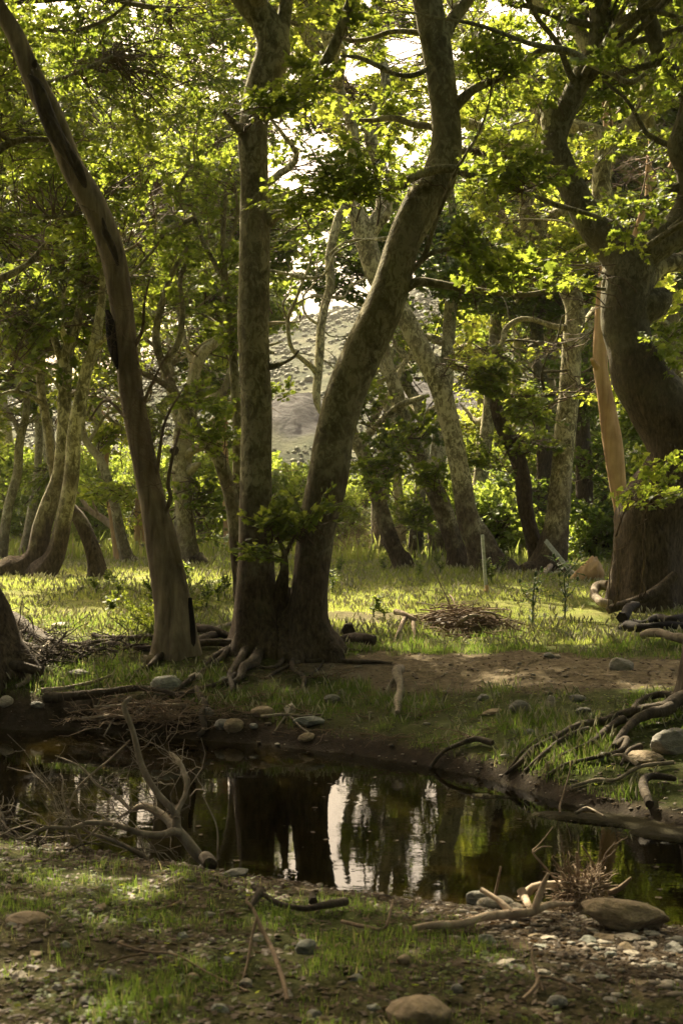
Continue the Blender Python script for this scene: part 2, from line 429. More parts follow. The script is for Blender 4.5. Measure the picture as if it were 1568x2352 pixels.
def build_ground():
    ys = [-6.]
    while ys[-1] < 4200:
        y = ys[-1]; ys.append(y + (.5 if y < 3.5 else max(.035, .0034*y*max(1, y/14)) if y < 45 else .07*y))
    ys = np.array(ys); nu = 300
    u = np.linspace(-1, 1, nu); u = np.sign(u)*(np.abs(u)*.35 + .65*np.abs(u)**3.2)
    hw = 7 + .62*np.maximum(ys, 0) + 3.0*np.maximum(ys-60, 0)
    X = u[None]*hw[:, None]; Y = np.repeat(ys[:, None], nu, 1)
    Z = H(X, Y)
    Z = np.where(Y > 80, .85 - (Y-80)*.0002, Z)
    mb = MB()
    i, j = np.meshgrid(np.arange(len(ys)-1), np.arange(nu-1), indexing='ij')
    F = np.stack([i*nu+j, i*nu+j+1, (i+1)*nu+j+1, (i+1)*nu+j], -1).reshape(-1, 4)
    mb.add(np.stack([X, Y, Z], -1), F)
    mk = masks(X.ravel(), Y.ravel())
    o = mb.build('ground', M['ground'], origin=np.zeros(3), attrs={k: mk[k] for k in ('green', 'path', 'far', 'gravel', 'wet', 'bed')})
    tag(o, kind='structure')
build_ground()
mb = MB(); mb.add([(-28, 2, 0), (28, 2, 0), (28, 18.5, 0), (-28, 18.5, 0)], [[0, 1, 2, 3]])
tag(mb.build('water', M['water'], origin=np.zeros(3)), kind='structure')

# ------------------------------------------------------------------ hill with rock face and scrub
def hillz(X, Y):
    ridge = np.interp(X, [-400, -120, -75, -47, -12, 0, 30, 120, 400], [12, 14, 15.5, 23, 33.5, 37, 45, 62, 70])
    t = np.clip((Y-95)/155, 0, 1.6)
    z = ridge*np.where(t < 1, 1-(1-np.minimum(t, 1))**1.5, 1 - .25*(t-1))
    z = z + t.clip(0, 1)*(n2(X, Y, .02, 4, 21)*3.0 + n2(X, Y, .09, 4, 22)*1.6)
    rk = np.exp(-((X+4)/6.)**2 - ((Y-128)/9)**2)
    rk = np.maximum(rk, .8*np.exp(-((X-9)/8)**2 - ((Y-128)/12)**2))
    z = z + rk*(2.6 + 3.0*n2(X, Y, .16, 4, 23) + 1.2*np.abs(n2(X+Y*.6, Y, .4, 3, 27)))
    return z - 1.2, rk
def build_hill():
    xs = np.linspace(-330, 330, 330); xs = np.sign(xs)*(np.abs(xs)/330)**1.6*330; ys = np.concatenate([np.linspace(85, 260, 150), np.linspace(268, 420, 20)])
    X, Y = np.meshgrid(xs, ys); Z, rk = hillz(X, Y)
    mb = MB(); nx = len(xs)
    i, j = np.meshgrid(np.arange(len(ys)-1), np.arange(nx-1), indexing='ij')
    mb.add(np.stack([X, Y, Z], -1), np.stack([i*nx+j, i*nx+j+1, (i+1)*nx+j+1, (i+1)*nx+j], -1).reshape(-1, 4))
    tag(mb.build('hill', M['hill'], origin=np.zeros(3), attrs={'rock': sst(.30, .55, rk + .25*n2(X, Y, .2, 3, 24)).ravel()}), kind='structure')
    bm = bmesh.new(); bmesh.ops.create_icosphere(bm, subdivisions=1, radius=1)
    iv = np.array([v.co[:] for v in bm.verts]); fi = np.array([[v.index for v in f.verts] for f in bm.faces]); bm.free()
    n = 45000
    x = rng.uniform(-75, 60, n); y = rng.uniform(97, 255, n); z, rk = hillz(x, y)
    keep = (rk + .2*rng.random(n) < .45) & (n2(x, y, .06, 3, 29) + rng.uniform(-.5, .5, n) > -.15)
    x, y, z = x[keep], y[keep], z[keep]; n = len(x)
    s = rng.uniform(.12, .38, n)*np.where(rng.random(n) < .05, 2.0, 1)*np.clip(y/150, .6, 1.4)
    V = iv[None]*np.stack([s*rng.uniform(.8, 1.3, n), s*rng.uniform(.8, 1.3, n), s*rng.uniform(.55, .8, n)], -1)[:, None]
    V = V*(1 + .28*vnoise(iv[None]*2.1 + rng.uniform(0, 90, (n, 1, 3)), 3))[..., None]
    V = V + np.stack([x, y, z+s*.25], -1)[:, None]
    mb = MB(); mb.add(V, (fi[None] + (np.arange(n)*len(iv))[:, None, None]).reshape(-1, 3))
    tag(mb.build('hillside_scrub', M['scrub'], origin=np.zeros(3)), 'low grey-green scrub dotting the dry hillside', 'scrub', kind='stuff')
build_hill()

# ------------------------------------------------------------------ leaves and sprays
def leaf_shape(lod):
    if lod == 0:
        h = [(.02, .02), (.0, .30), (.26, .58), (.33, .30), (.62, .30), (.78, .52), (.72, .22), (.86, .14), (1.1, 0)]
        up = h; dn = [(a, -b) for a, b in h[-2::-1]]
        rim = np.array(up + dn); V = np.vstack([[(.38, 0)], rim]); k = len(rim)
        z = -.22*np.abs(V[:, 1]) - .12*np.maximum(V[:, 0]-.4, 0)
        F = np.array([[0, 1+(i+1) % k, 1+i] for i in range(k)])
    elif lod == 1:
        rim = np.array([(0, 0), (.15, -.5), (.5, -.28), (.8, -.45), (1.1, 0), (.8, .45), (.5, .28), (.15, .5)])
        V = np.vstack([[(.38, 0)], rim]); k = len(rim); z = -.25*np.abs(V[:, 1])
        F = np.array([[0, 1+i, 1+(i+1) % k] for i in range(k)])
    else:
        V = np.array([(0, 0), (.35, -.48), (1.05, 0), (.35, .48)]); z = -.2*np.abs(V[:, 1])
        F = np.array([[0, 1, 2], [0, 2, 3]])
    return np.column_stack([V, z]), F
LEAFS = [leaf_shape(k) for k in range(3)]
def rots(xd, zd):
    x = xd/(np.linalg.norm(xd, axis=-1, keepdims=True)+1e-9)
    y = np.cross(zd, x); y /= np.linalg.norm(y, axis=-1, keepdims=True)+1e-9
    z = np.cross(x, y)
    return np.stack([x, y, z], -1)      # columns are the axes
def make_spray(seed, n_side=6, leaves=6, lod=0, leaf=.15, bare=False):
    g = np.random.default_rng(seed)
    T = []; RD = []
    t = np.linspace(0, 1, 5)
    main = np.stack([t, .10*np.sin(t*3+g.uniform(0, 6))*t, .13*np.sin(t*2.5+g.uniform(0, 6))*t], -1)
    T.append(main); RD.append(np.interp(t, [0, 1], [.011, .003]))
    LP = []; LX = []; LZ = []
    sides = []
    ns = n_side*(2 if bare else 1)
    for k in range(ns):
        f = .18 + .78*k/ns; s = 1 if k % 2 else -1
        p = np.array([np.interp(f, t, main[:, a]) for a in range(3)])
        ang = s*g.uniform(.45, 1.15); L = g.uniform(.28, .55)*(1.15-.5*f)
        d = np.array([math.cos(ang), math.sin(ang), g.uniform(-.25, .35)])
        q = p + d*L*t[:, None] + np.array([.1, 0, .12])*L*(t**2)[:, None]*g.uniform(-1, 1.4)
        T.append(q); RD.append(np.interp(t, [0, 1], [.006, .002]))
        sides.append((q, d))
        if bare:
            for e in range(2):
                f2 = g.uniform(.3, .9); p2 = np.array([np.interp(f2, t, q[:, a]) for a in range(3)])
                d2 = np.array([d[0]+g.uniform(-.5, .5), d[1]+g.uniform(-.9, .9), g.uniform(-.5, .6)])
                T.append(p2 + d2*g.uniform(.12, .28)*t[:, None]); RD.append(np.interp(t, [0, 1], [.004, .0015]))
    sides.append((main[2:], np.array([1., 0, 0])))
    if not bare:
        for q, d in sides:
            for e in range(leaves):
                f = .25 + .75*(e+g.random()*.6)/leaves; f = min(f, 1)*(len(q)-1); i0 = int(min(f, len(q)-2)); p = q[i0] + (q[i0+1]-q[i0])*(f-i0)
                a = g.normal(0, .9); dd = np.array([d[0]*math.cos(a)-d[1]*math.sin(a), d[0]*math.sin(a)+d[1]*math.cos(a), g.normal(-.25, .35)])
                dd /= np.linalg.norm(dd)
                LP.append(p + dd*.03 + g.normal(0, .012, 3)); LX.append(dd)
                LZ.append(np.array([g.normal(0, .5), g.normal(0, .5), 1.0]))
    tw = np.array(T); rd = np.array(RD)
    if bare: return dict(tw=tw, rd=rd*.9, lv=None)
    LP = np.array(LP); Rm = rots(np.array(LX), np.array(LZ))
    sz = leaf*g.uniform(.6, 1.2, len(LP))
    V0, F0 = LEAFS[lod]
    lv = LP[:, None] + np.einsum('nij,kj->nki', Rm, V0)*sz[:, None, None]
    return dict(tw=tw, rd=rd, lv=lv, F=F0)
SPRAY = {lod: [make_spray(100*lod+k, 7+(k % 3), [11, 10, 8][lod], lod, [.080, .088, .13][lod]) for k in range(7)] for lod in (0, 1, 2)}
SPRAY[3] = [make_spray(300+k, 5+(k % 2), 5, 0, .155) for k in range(7)]
BARE = [make_spray(900+k, 3, 0, 2, .1, True) for k in range(5)]

# places on the ground that the sun reaches through a hole in the canopy: (px, py, rx, ry in metres)
LIT = []
def lit(px, py, rx, ry): p = ground_hit(px, py); LIT.append((p[0], p[1], rx, ry, p[2]))
for a in ((1000, 1390, .85, 2.8), (820, 1400, .9, 2.2), (1180, 1375, .9, 2.8), (1300, 1380, .7, 2.4), (150, 1420, 1.1, 1.3), (280, 1440, .7, .8), (60, 1335, 2.0, 2.0), (300, 1330, 2.0, 2.0),
          (1090, 1500, .22, .22), (930, 1490, .3, .16), (1130, 1560, .16, .3), (930, 1610, .12, .3), (1350, 1480, .25, .2), (1480, 1580, .2, .2),
          (1340, 2085, .46, .34), (1230, 2090, .36, .26), (1450, 2115, .36, .24), (1420, 2185, .42, .22), (1120, 2120, .2, .14), (260, 2020, .22, .14), (700, 2160, .25, .10), (300, 2130, .3, .08), (60, 2240, .2, .1), (540, 2180, .25, .08), (600, 1420, .5, .8)):
    lit(*a)
def lit_pt(px, py, d, r):
    P = P3(px, py, d); k = (P[2]-.9)/SDIR[2]; LIT.append((P[0]-SDIR[0]*k, P[1]-SDIR[1]*k, r, r*1.4, .9))
for a in ((1056, 1089, 24.2, .3), (1025, 950, 24.3, .3), (985, 840, 24.4, .35), (938, 745, 24.5, .35), (1286, 1100, 25, .3), (1300, 950, 25, .3), (1312, 800, 25, .35), (1225, 550, 25.4, .4), (1412, 1060, 23.5, .3), (1388, 900, 23.5, .3), (422, 1180, 25.5, .35), (416, 1040, 25.6, .35), (450, 850, 25.8, .4),
          (100, 1200, 22.2, .3), (150, 950, 22.3, .3), (1000, 850, 24, .6), (790, 690, 24.2, .6), (1250, 790, 24.5, .4), (870, 480, 24.5, .4), (860, 330, 24.5, .4), (1120, 1240, 24, .3), (895, 1200, 27, .3), (1010, 1160, 27, .3)):
    lit_pt(*a)
def sunlit(P, pad=1.0):
    """how far inside a sun hole each point lies (>0 = inside)"""
    m = np.full(len(P), -1.0)
    for (cx, cyy, rx, ry, gz) in LIT:
        k = (P[:, 2]-gz)/SDIR[2]
        gx = P[:, 0]-SDIR[0]*k; gy = P[:, 1]-SDIR[1]*k
        wob = .25*n2(gx, gy, 3.0, 2, 33)
        m = np.maximum(m, np.where(P[:, 2] > gz+.6, 1 - np.sqrt(((gx-cx)/rx)**2+((gy-cyy)/ry)**2)*pad + wob, -1))
    return m
def crown(mb, C, start, lod, scale=1.0, bare_ratio=0.0, up=.15, hole=True, droop=0, thick=1.0):
    """C (n,3) centres of sprays; start (n,3) points on limbs they grow from"""
    n = len(C)
    if n == 0: return
    D = C - start; L = np.linalg.norm(D, axis=1)
    jit = rng.normal(0, .5, (n, 3)); jit[:, 2] = rng.normal(up-droop, .2, n)
    dirn = D/(L[:, None]+1e-6)*.8 + jit; dirn /= np.linalg.norm(dirn, axis=1)[:, None]
    s = scale*rng.uniform(.7, 1.25, n)
    org = C - dirn*(s*.5)[:, None]
    # thin carrying branches
    t = np.linspace(0, 1, 8)[None, :, None]
    midp = (start+org)/2 + rng.normal(0, .12, (n, 3))*L[:, None]
    midp[:, 2] += .10*L
    B = (1-t)**2*start[:, None] + 2*t*(1-t)*midp[:, None] + t**2*org[:, None]
    B[:, 1:-1] += rng.normal(0, .018, (n, 6, 3))*np.minimum(L, 2)[:, None, None]
    r0 = np.clip(.006+.0035*L, .007, .013)*thick
    rad = r0[:, None]*np.linspace(1, .35, 8)[None]
    batch_tubes(mb, B, rad, 5 if lod == 0 else 4, 1)
    zd = np.stack([rng.normal(0, .27, n), rng.normal(0, .27, n), np.ones(n)], -1)
    Rm = rots(dirn, zd)
    isb = rng.random(n) < (bare_ratio*.5 if bare_ratio < .9 else 1)
    pick = rng.integers(0, 7, n)
    for k in range(7):
        ids = np.nonzero((pick == k) & ~isb)[0]
        if len(ids) == 0: continue
        sp = SPRAY[lod][k]
        V = np.einsum('nij,lkj->nlki', Rm[ids], sp['lv'])*s[ids][:, None, None, None] + org[ids][:, None, None]
        V = V.reshape(-1, V.shape[2], 3)
        if hole:
            m = sunlit(V[:, 0]); V = V[m + rng.uniform(-.15, .15, len(m)) < .05]
        kk = V.shape[1]
        F = (sp['F'][None] + (np.arange(len(V))*kk)[:, None, None]).reshape(-1, 3)
        if len(V): mb.add(V, F, 0, False)
        Tw = np.einsum('nij,lkj->nlki', Rm[ids], sp['tw'])*s[ids][:, None, None, None] + org[ids][:, None, None]
        nr = np.repeat((sp['rd'][None]*s[ids][:, None, None]), 1, 0).reshape(-1, 5)
        batch_tubes(mb, Tw.reshape(-1, 5, 3), nr*(1 if lod == 0 else 1.3), 3, 1)
    ids = np.nonzero(isb)[0]
    for k in range(5):
        q = ids[k::5]
        if len(q) == 0: continue
        sp = BARE[k]
        Tw = np.einsum('nij,lkj->nlki', Rm[q], sp['tw'])*(1.15*s[q])[:, None, None, None] + org[q][:, None, None]
        batch_tubes(mb, Tw.reshape(-1, 5, 3), (sp['rd'][None]*s[q][:, None, None]).reshape(-1, 5), 3, 2)
def blob_points(blobs):
    out = []
    for b in blobs:
        if b[0] == 'w': _, cx, cyy, cz, rx, ry, rz, n = b; c = np.array([cx, cyy, cz]); r = np.array([rx, ry, rz])
        else:
            px, py, d, rpx, rpy, rd, n = b; c = P3(px, py, d); r = np.array([rpx/FP*d, rd, rpy/FP*d])
        v = rng.normal(0, 1, (n, 3)); v /= np.linalg.norm(v, axis=1)[:, None]
        out.append(c + v*r*(rng.random((n, 1))**.42))
    return np.concatenate(out) if out else np.zeros((0, 3))
TREES = []
def tree(name, label, cat, base, trunks, limbs=(), blobs=(), bark='plane', leafm='leaf', lod=1, sides=14, roots=(), flare=.35, scale=1.0, bare=0.0, group=None, step=.10, rough=.05, hole=True, d=None, droop=0, limbmat=None, thick=1.0, up=.15, wander=None):
    """trunks / limbs: dict(p=[(x,y,w)..], d=(d0,d1)); the first trunk point of the first trunk stands on the ground at base (px,py)"""
    g = ground_hit(*base)
    if d is None: d = g[1]
    g = np.array([(base[0]-784)/FP*d, d, float(H(np.array([(base[0]-784)/FP*d]), np.array([d]))[0])])
    root = thing(name, label, cat, g, group)
    samples = []
    def line(spec, is_trunk):
        p = spec['p']; d0, d1 = spec.get('d', (0, 0)); n = len(p)
        cum = np.concatenate([[0], np.cumsum([math.hypot(p[i+1][0]-p[i][0], p[i+1][1]-p[i][1]) for i in range(n-1)])]); cum /= max(cum[-1], 1)
        P = []
        for i, q in enumerate(p):
            dd = d + d0 + (d1-d0)*cum[i]
            if len(q) > 3: dd = d + q[3]
            P.append([*P3(q[0], q[1], dd), q[2]/2/FP*dd])
        P = np.array(P)
        if not is_trunk and samples and not spec.get('raw'):
            Sx = np.concatenate(samples); qx = 784+Sx[:, 0]/Sx[:, 1]*FP; qy = 1176-(Sx[:, 2]-CAMZ)/Sx[:, 1]*FP
            dist = np.hypot(qx-p[0][0], qy-p[0][1]); k = int(dist.argmin())
            if dist[k] < 75:                                # start on the axis of the wood it grows from
                ds = Sx[k, 1]
                for i, q in enumerate(p):
                    dd = ds + (d1-d0)*cum[i]; P[i] = [*P3(q[0], q[1], dd), q[2]/2/FP*dd]
                if dist[k] > 10: P = np.vstack([[*Sx[k], P[0, 3]*.9], P])
        return P
    for k, s in enumerate(trunks):
        P = line(s, True)
        fl = s.get('flare', flare)
        if fl:
            q = P[0].copy(); q[2] = g[2]-.35; q[3] *= 1.05
            if P[0][2] < g[2]-.05:
                P[0][2] = g[2]-.02
            P = np.vstack([q, P])
        mb = MB()
        S = tube(mb, P, sides, step, rough, 6, fl, g[2], s.get('lobes', 5), seed=k*5+len(TREES)*1.7)
        o = mb.build(s.get('name', 'trunk'), M[s.get('mat', bark)], root)
        if 'label' in s: o['label'] = s['label']
        samples.append(S[int(len(S)*.12):, :3])
    for k, s in enumerate(limbs):
        P = line(s, False); mb = MB()
        S = tube(mb, P, max(6, int(sides*.6)), step*.7, rough*1.2, 9, seed=k+len(TREES), wiggle=s.get('wig', .02))
        o = mb.build(s.get('name', 'branch'), M[s.get('mat', limbmat or bark)], root)
        if 'label' in s: o['label'] = s['label']
        samples.append(S[2:, :3]); samples.append(S[len(S)//3:, :3])
    for k, s in enumerate(roots):
        mb = MB(); draped(mb, s['p'], s['w'], s.get('sink', .35), 8, seed=k, lift=s.get('lift', 0), upk=.6)
        mb.build('root', M[s.get('mat', 'root')], root)
    if wander is None: wander = 7 if lod == 1 else 3
    if not hole and bare >= .9: wander = 0
    for e in range(wander):                                 # thin crooked side branches
        Sx = np.concatenate(samples); hi = Sx[Sx[:, 2] > g[2]+2.6]
        if len(hi) == 0: break
        q = hi[rng.integers(0, len(hi))].copy(); dv = rng.normal(0, 1, 3)*np.array([1, .7, .35]) + [0, 0, .25]; dv /= np.linalg.norm(dv); L = rng.uniform(.28, .55); P = [[*q, .032]]
        for f in range(5):
            q = q + dv*L; P.append([*q, .030*(1-.17*(f+1))]); dv = dv + rng.normal(0, .42, 3); dv /= np.linalg.norm(dv)
        P[-1][3] = .004
        mb = MB(); S = tube(mb, P, 6, .08, .1, 10, seed=e, wiggle=.03); mb.build('branch', M[limbmat or bark], root); samples.append(S[3:, :3])
    for bl in blobs:                                        # limbs that carry the large parts of the crown
        if bl[0] != 'w' or bl[-1] < 60: continue
        cc = np.array(bl[1:4]); rr = np.array(bl[4:7]); Sx = np.concatenate(samples[:len(trunks)])
        for e in range(9):
            end = cc + rr*rng.uniform(-.75, .75, 3); dist = np.linalg.norm(Sx-end, axis=1) + np.maximum(Sx[:, 2]-end[2]+.8, 0)*2; st = Sx[dist.argmin()]
            m1 = st + (end-st)*.35 + rng.normal(0, .25, 3) + [0, 0, .2]; m2 = st + (end-st)*.7 + rng.normal(0, .3, 3)
            mb = MB(); S = tube(mb, [[*st, .05], [*m1, .04], [*m2, .028], [*end, .010]], 8, .12, .1, 8, seed=e, wiggle=.05); mb.build('branch', M[limbmat or bark], root); samples.append(S[4:, :3])
    C = blob_points(blobs)
    if len(C):
        if hole: C = C[sunlit(C, 1.15) < .12]
        Sx = np.concatenate(samples)
        dist = np.linalg.norm(C[:, None] - Sx[None], axis=2)*rng.uniform(1, 1.5, (len(C), len(Sx))) + rng.uniform(0, .3, (len(C), len(Sx)))
        # prefer a starting point that lies lower than the spray
        dist += np.maximum(Sx[None, :, 2]-C[:, None, 2], 0)*.6
        start = Sx[dist.argmin(1)]
        mb = MB()
        near = (dist.min(1) < .9) & (C[:, 2] < CAMZ + .37*C[:, 1]) & (lod == 0)       # short leafy shoots close to the limbs
        crown(mb, C[near], start[near], 3, scale*.58, bare, hole=hole, droop=droop, thick=thick*.8, up=up+.25)
        crown(mb, C[~near], start[~near], lod, scale, bare, hole=hole, droop=droop, thick=thick, up=up)
        mb.build('crown', [M[leafm], M['twig'], M['dead']], root)
    TREES.append(root); return root
def draped(mb, pts, w, sink=.35, sides=8, seed=0, lift=0, m=0, upk=1.0):
    """a root or stick lying on the ground along picture points; w = (w0, w1) in pixels"""
    P = []
    n = len(pts)
    for i, q in enumerate(pts):
        g = ground_hit(q[0], q[1]); ww = w[0]+(w[1]-w[0])*i/(n-1); r = ww/2/FP*g[1]
        up = (q[2] if len(q) > 2 else 0)*upk
        P.append([g[0], g[1], g[2]+r*(1-sink)+up+lift, r])
    tube(mb, P, sides, .03, .24, 13, seed=seed, wiggle=.018)
# ------------------------------------------------------------------ the traced trees, front to back
def T(p, **k): return dict(p=p, **k)
# twin-trunked plane tree in the middle of the picture
tree('plane_tree', 'twin-trunked plane tree on the creek bank, one trunk straight, one curving right', 'tree', (632, 1497),
  [T([(594, 1492, 118), (591, 1440, 104), (588, 1340, 89), (587, 1200, 78), (588, 1060, 73), (589, 940, 69), (584, 840, 70), (582, 740, 72), (585, 600, 71), (585, 480, 67), (584, 400, 65), (580, 330, 68), (584, 270, 66), (602, 200, 73), (628, 115, 78), (612, 55, 70), (570, 0, 66), (520, -70, 60), (470, -190, 52), (450, -330, 40), (470, -480, 26)], d=(0, .5)),
   T([(711, 1496, 118, -.05), (705, 1440, 98, -.05), (712, 1340, 80, -.03), (728, 1210, 84), (752, 1100, 92), (768, 1000, 92), (795, 900, 92), (838, 800, 92), (880, 705, 90), (903, 640, 84), (925, 560, 80), (960, 485, 88), (995, 430, 84), (1012, 395, 78), (1025, 340, 72), (1022, 260, 66), (1012, 180, 65), (1000, 100, 68), (980, 0, 68), (962, -110, 62), (970, -240, 52), (1000, -380, 38), (990, -520, 24)], d=(0, .4)),
   T([(652, 1497, 150), (655, 1440, 96), (658, 1390, 54), (660, 1350, 20)], d=(.06, .12), lobes=6, flare=.25, name='fused_base')],
  [T([(575, 290, 34), (600, 268, 36), (640, 248, 32), (690, 212, 30), (735, 162, 28), (770, 95, 26), (792, 40, 24), (812, -10, 22), (850, -110, 16), (900, -190, 10)], d=(.1, -.5)),
   T([(572, 330, 40), (556, 300, 26), (535, 280, 20), (512, 256, 9)], d=(0, -.25)),
   T([(605, 512, 40), (630, 497, 28), (645, 493, 22), (700, 482, 19), (750, 470, 19), (784, 456, 20), (860, 438, 22), (914, 424, 23), (959, 400, 23), (1009, 386, 22), (1054, 388, 21), (1094, 408, 19), (1134, 425, 17), (1209, 440, 15), (1264, 465, 13), (1324, 483, 12), (1379, 500, 8)], d=(0, -.6)),
   T([(1030, 262, 36), (1049, 240, 26), (1084, 207, 21), (1134, 182, 19), (1184, 157, 18), (1224, 130, 17), (1264, 115, 17), (1314, 122, 16), (1354, 145, 15), (1404, 170, 13), (1444, 187, 14), (1479, 165, 9)], d=(0, -.5)),
   T([(1000, 130, 44), (1019, 80, 34), (1044, 35, 30), (1074, -5, 28), (1120, -90, 22), (1150, -190, 14)], d=(0, .6)),
   T([(918, 660, 34), (942, 650, 24), (959, 645, 22), (994, 650, 20), (1044, 660, 17), (1134, 672, 15), (1209, 675, 14), (1259, 667, 13), (1314, 662, 11), (1389, 667, 8)], d=(0, -.5)),
   T([(935, 620, 22), (954, 608, 13), (984, 585, 12), (1024, 575, 10), (1064, 570, 9), (1110, 545, 5)], d=(0, -.4)),
   T([(985, 85, 22), (964, 75, 14), (899, 72, 12), (849, 90, 11), (809, 95, 10), (760, 80, 6)], d=(0, .5)),
   T([(1005, 150, 20), (984, 160, 13), (949, 176, 12), (909, 175, 11), (869, 155, 12), (824, 135, 10), (780, 130, 6)], d=(0, -.5)),
   T([(1015, 300, 24), (990, 290, 17), (949, 287, 16), (899, 272, 15), (859, 275, 12), (824, 275, 9)], d=(0, .6)),
   T([(640, 90, 44), (652, 40, 34), (660, -10, 30), (690, -120, 24), (680, -240, 14)], d=(0, .5)),
   T([(600, 20, 40), (555, -60, 30), (480, -120, 22), (380, -160, 14)], d=(.3, -1.6)),
   T([(622, 845, 16), (650, 838, 9), (672, 826, 7), (688, 808, 5)], d=(0, -.3)),
   T([(640, 1446, 36), (644, 1410, 42), (651, 1352, 32), (655, 1310, 20), (648, 1262, 10), (622, 1222, 6)], d=(-.22, -.45), mat='plane', label='pale knobbly burl between the two trunks'),
   T([(648, 1300, 14), (668, 1255, 9), (690, 1215, 7), (720, 1180, 4)], d=(-.4, -.55))],
  [(680, 470, 0, 90, 20, .3, 10), (860, 445, 0, 90, 22, .3, 10), (1140, 400, 0, 110, 25, .3, 9), (700, 200, 0, 80, 45, .4, 10), (600, 240, 0, 70, 26, .4, 9)][:0] +
  [(710, 470, 14.0, 70, 20, .2, 9), (830, 432, 13.8, 70, 20, .2, 12), (1190, 412, 13.6, 110, 22, .2, 9), (730, 175, 14.6, 50, 45, .3, 12), (615, 240, 14.0, 60, 18, .15, 12), (800, 50, 14.6, 40, 50, .3, 7),
   (1150, 140, 14.4, 100, 34, .3, 15), (1390, 125, 14, 70, 40, .3, 6), (1090, 560, 14.3, 50, 22, .2, 11), (1170, 640, 14.2, 110, 20, .2, 12), (1330, 650, 14, 50, 16, .2, 4),
   (650, 1205, 14.3, 70, 40, .2, 15), (725, 1190, 14.1, 50, 30, .15, 8), (600, 1265, 14.1, 30, 26, .1, 5), (850, 105, 15.6, 60, 34, .4, 9), (890, 255, 15.6, 60, 30, .4, 8), (520, -90, 14.8, 120, 60, .6, 14), (1060, -70, 15, 140, 50, .7, 12),
   ('w', -2.0, 15, 9.6, 2.0, 2.2, .9, 180), ('w', .6, 15.2, 10, 2.2, 2.0, .9, 160), ('w', -1.0, 13.2, 9.4, 2.2, 1.6, .9, 150)],  # crown masses above the frame, placed to shade the creek and near bank
  bark='plane', lod=0, sides=28, step=.05, rough=.055, flare=.42, scale=.85, bare=.10, thick=.8,
  roots=[T([(560, 1485, .04), (530, 1495, .02), (495, 1515, .01), (470, 1535)], w=(26, 7), sink=.5), T([(575, 1490, .05), (560, 1515, .03), (545, 1535, .03), (525, 1560, .01), (530, 1590), (515, 1610)], w=(28, 6), sink=.5), T([(600, 1495, .05), (585, 1530, .04), (560, 1545, .02), (545, 1570, .02), (520, 1575)], w=(30, 12)),
   T([(545, 1490, .03), (480, 1490, .05), (440, 1495, .05), (405, 1505, .04), (370, 1515, .03), (345, 1535, .02), (320, 1545, .02), (300, 1570)], w=(22, 7), sink=.45),
   T([(535, 1497, .03), (500, 1525, .02), (440, 1565, .03), (400, 1595, .02), (360, 1620)], w=(16, 7)),
   T([(540, 1560, .03), (500, 1575, .02), (455, 1590, .02), (430, 1600, .02), (400, 1598)], w=(14, 8)),
   T([(450, 1590, .02), (465, 1610, .03), (475, 1630, .03), (465, 1655, .03), (470, 1685, .01), (455, 1700)], w=(16, 12)),
   T([(640, 1495, .06), (670, 1480, .06), (720, 1485, .06), (745, 1492, .02), (760, 1497)], w=(14, 8)), T([(745, 1480, .06), (768, 1492, .02), (790, 1498), (830, 1500)], w=(24, 6), sink=.5),
   T([(660, 1500, .06), (650, 1520, .02), (630, 1535, .01), (590, 1535)], w=(14, 9)), T([(690, 1500, .05), (672, 1530, .01), (674, 1550, .02), (695, 1565, .02), (688, 1590), (670, 1600)], w=(12, 8)),
   T([(740, 1500, .02), (690, 1522, .02), (640, 1545, .02), (610, 1560)], w=(13, 7)), T([(700, 1523, .0), (760, 1522, .0), (830, 1528), (900, 1530)], w=(14, 8)), T([(745, 1515), (730, 1540, .02), (712, 1560)], w=(6, 5))])
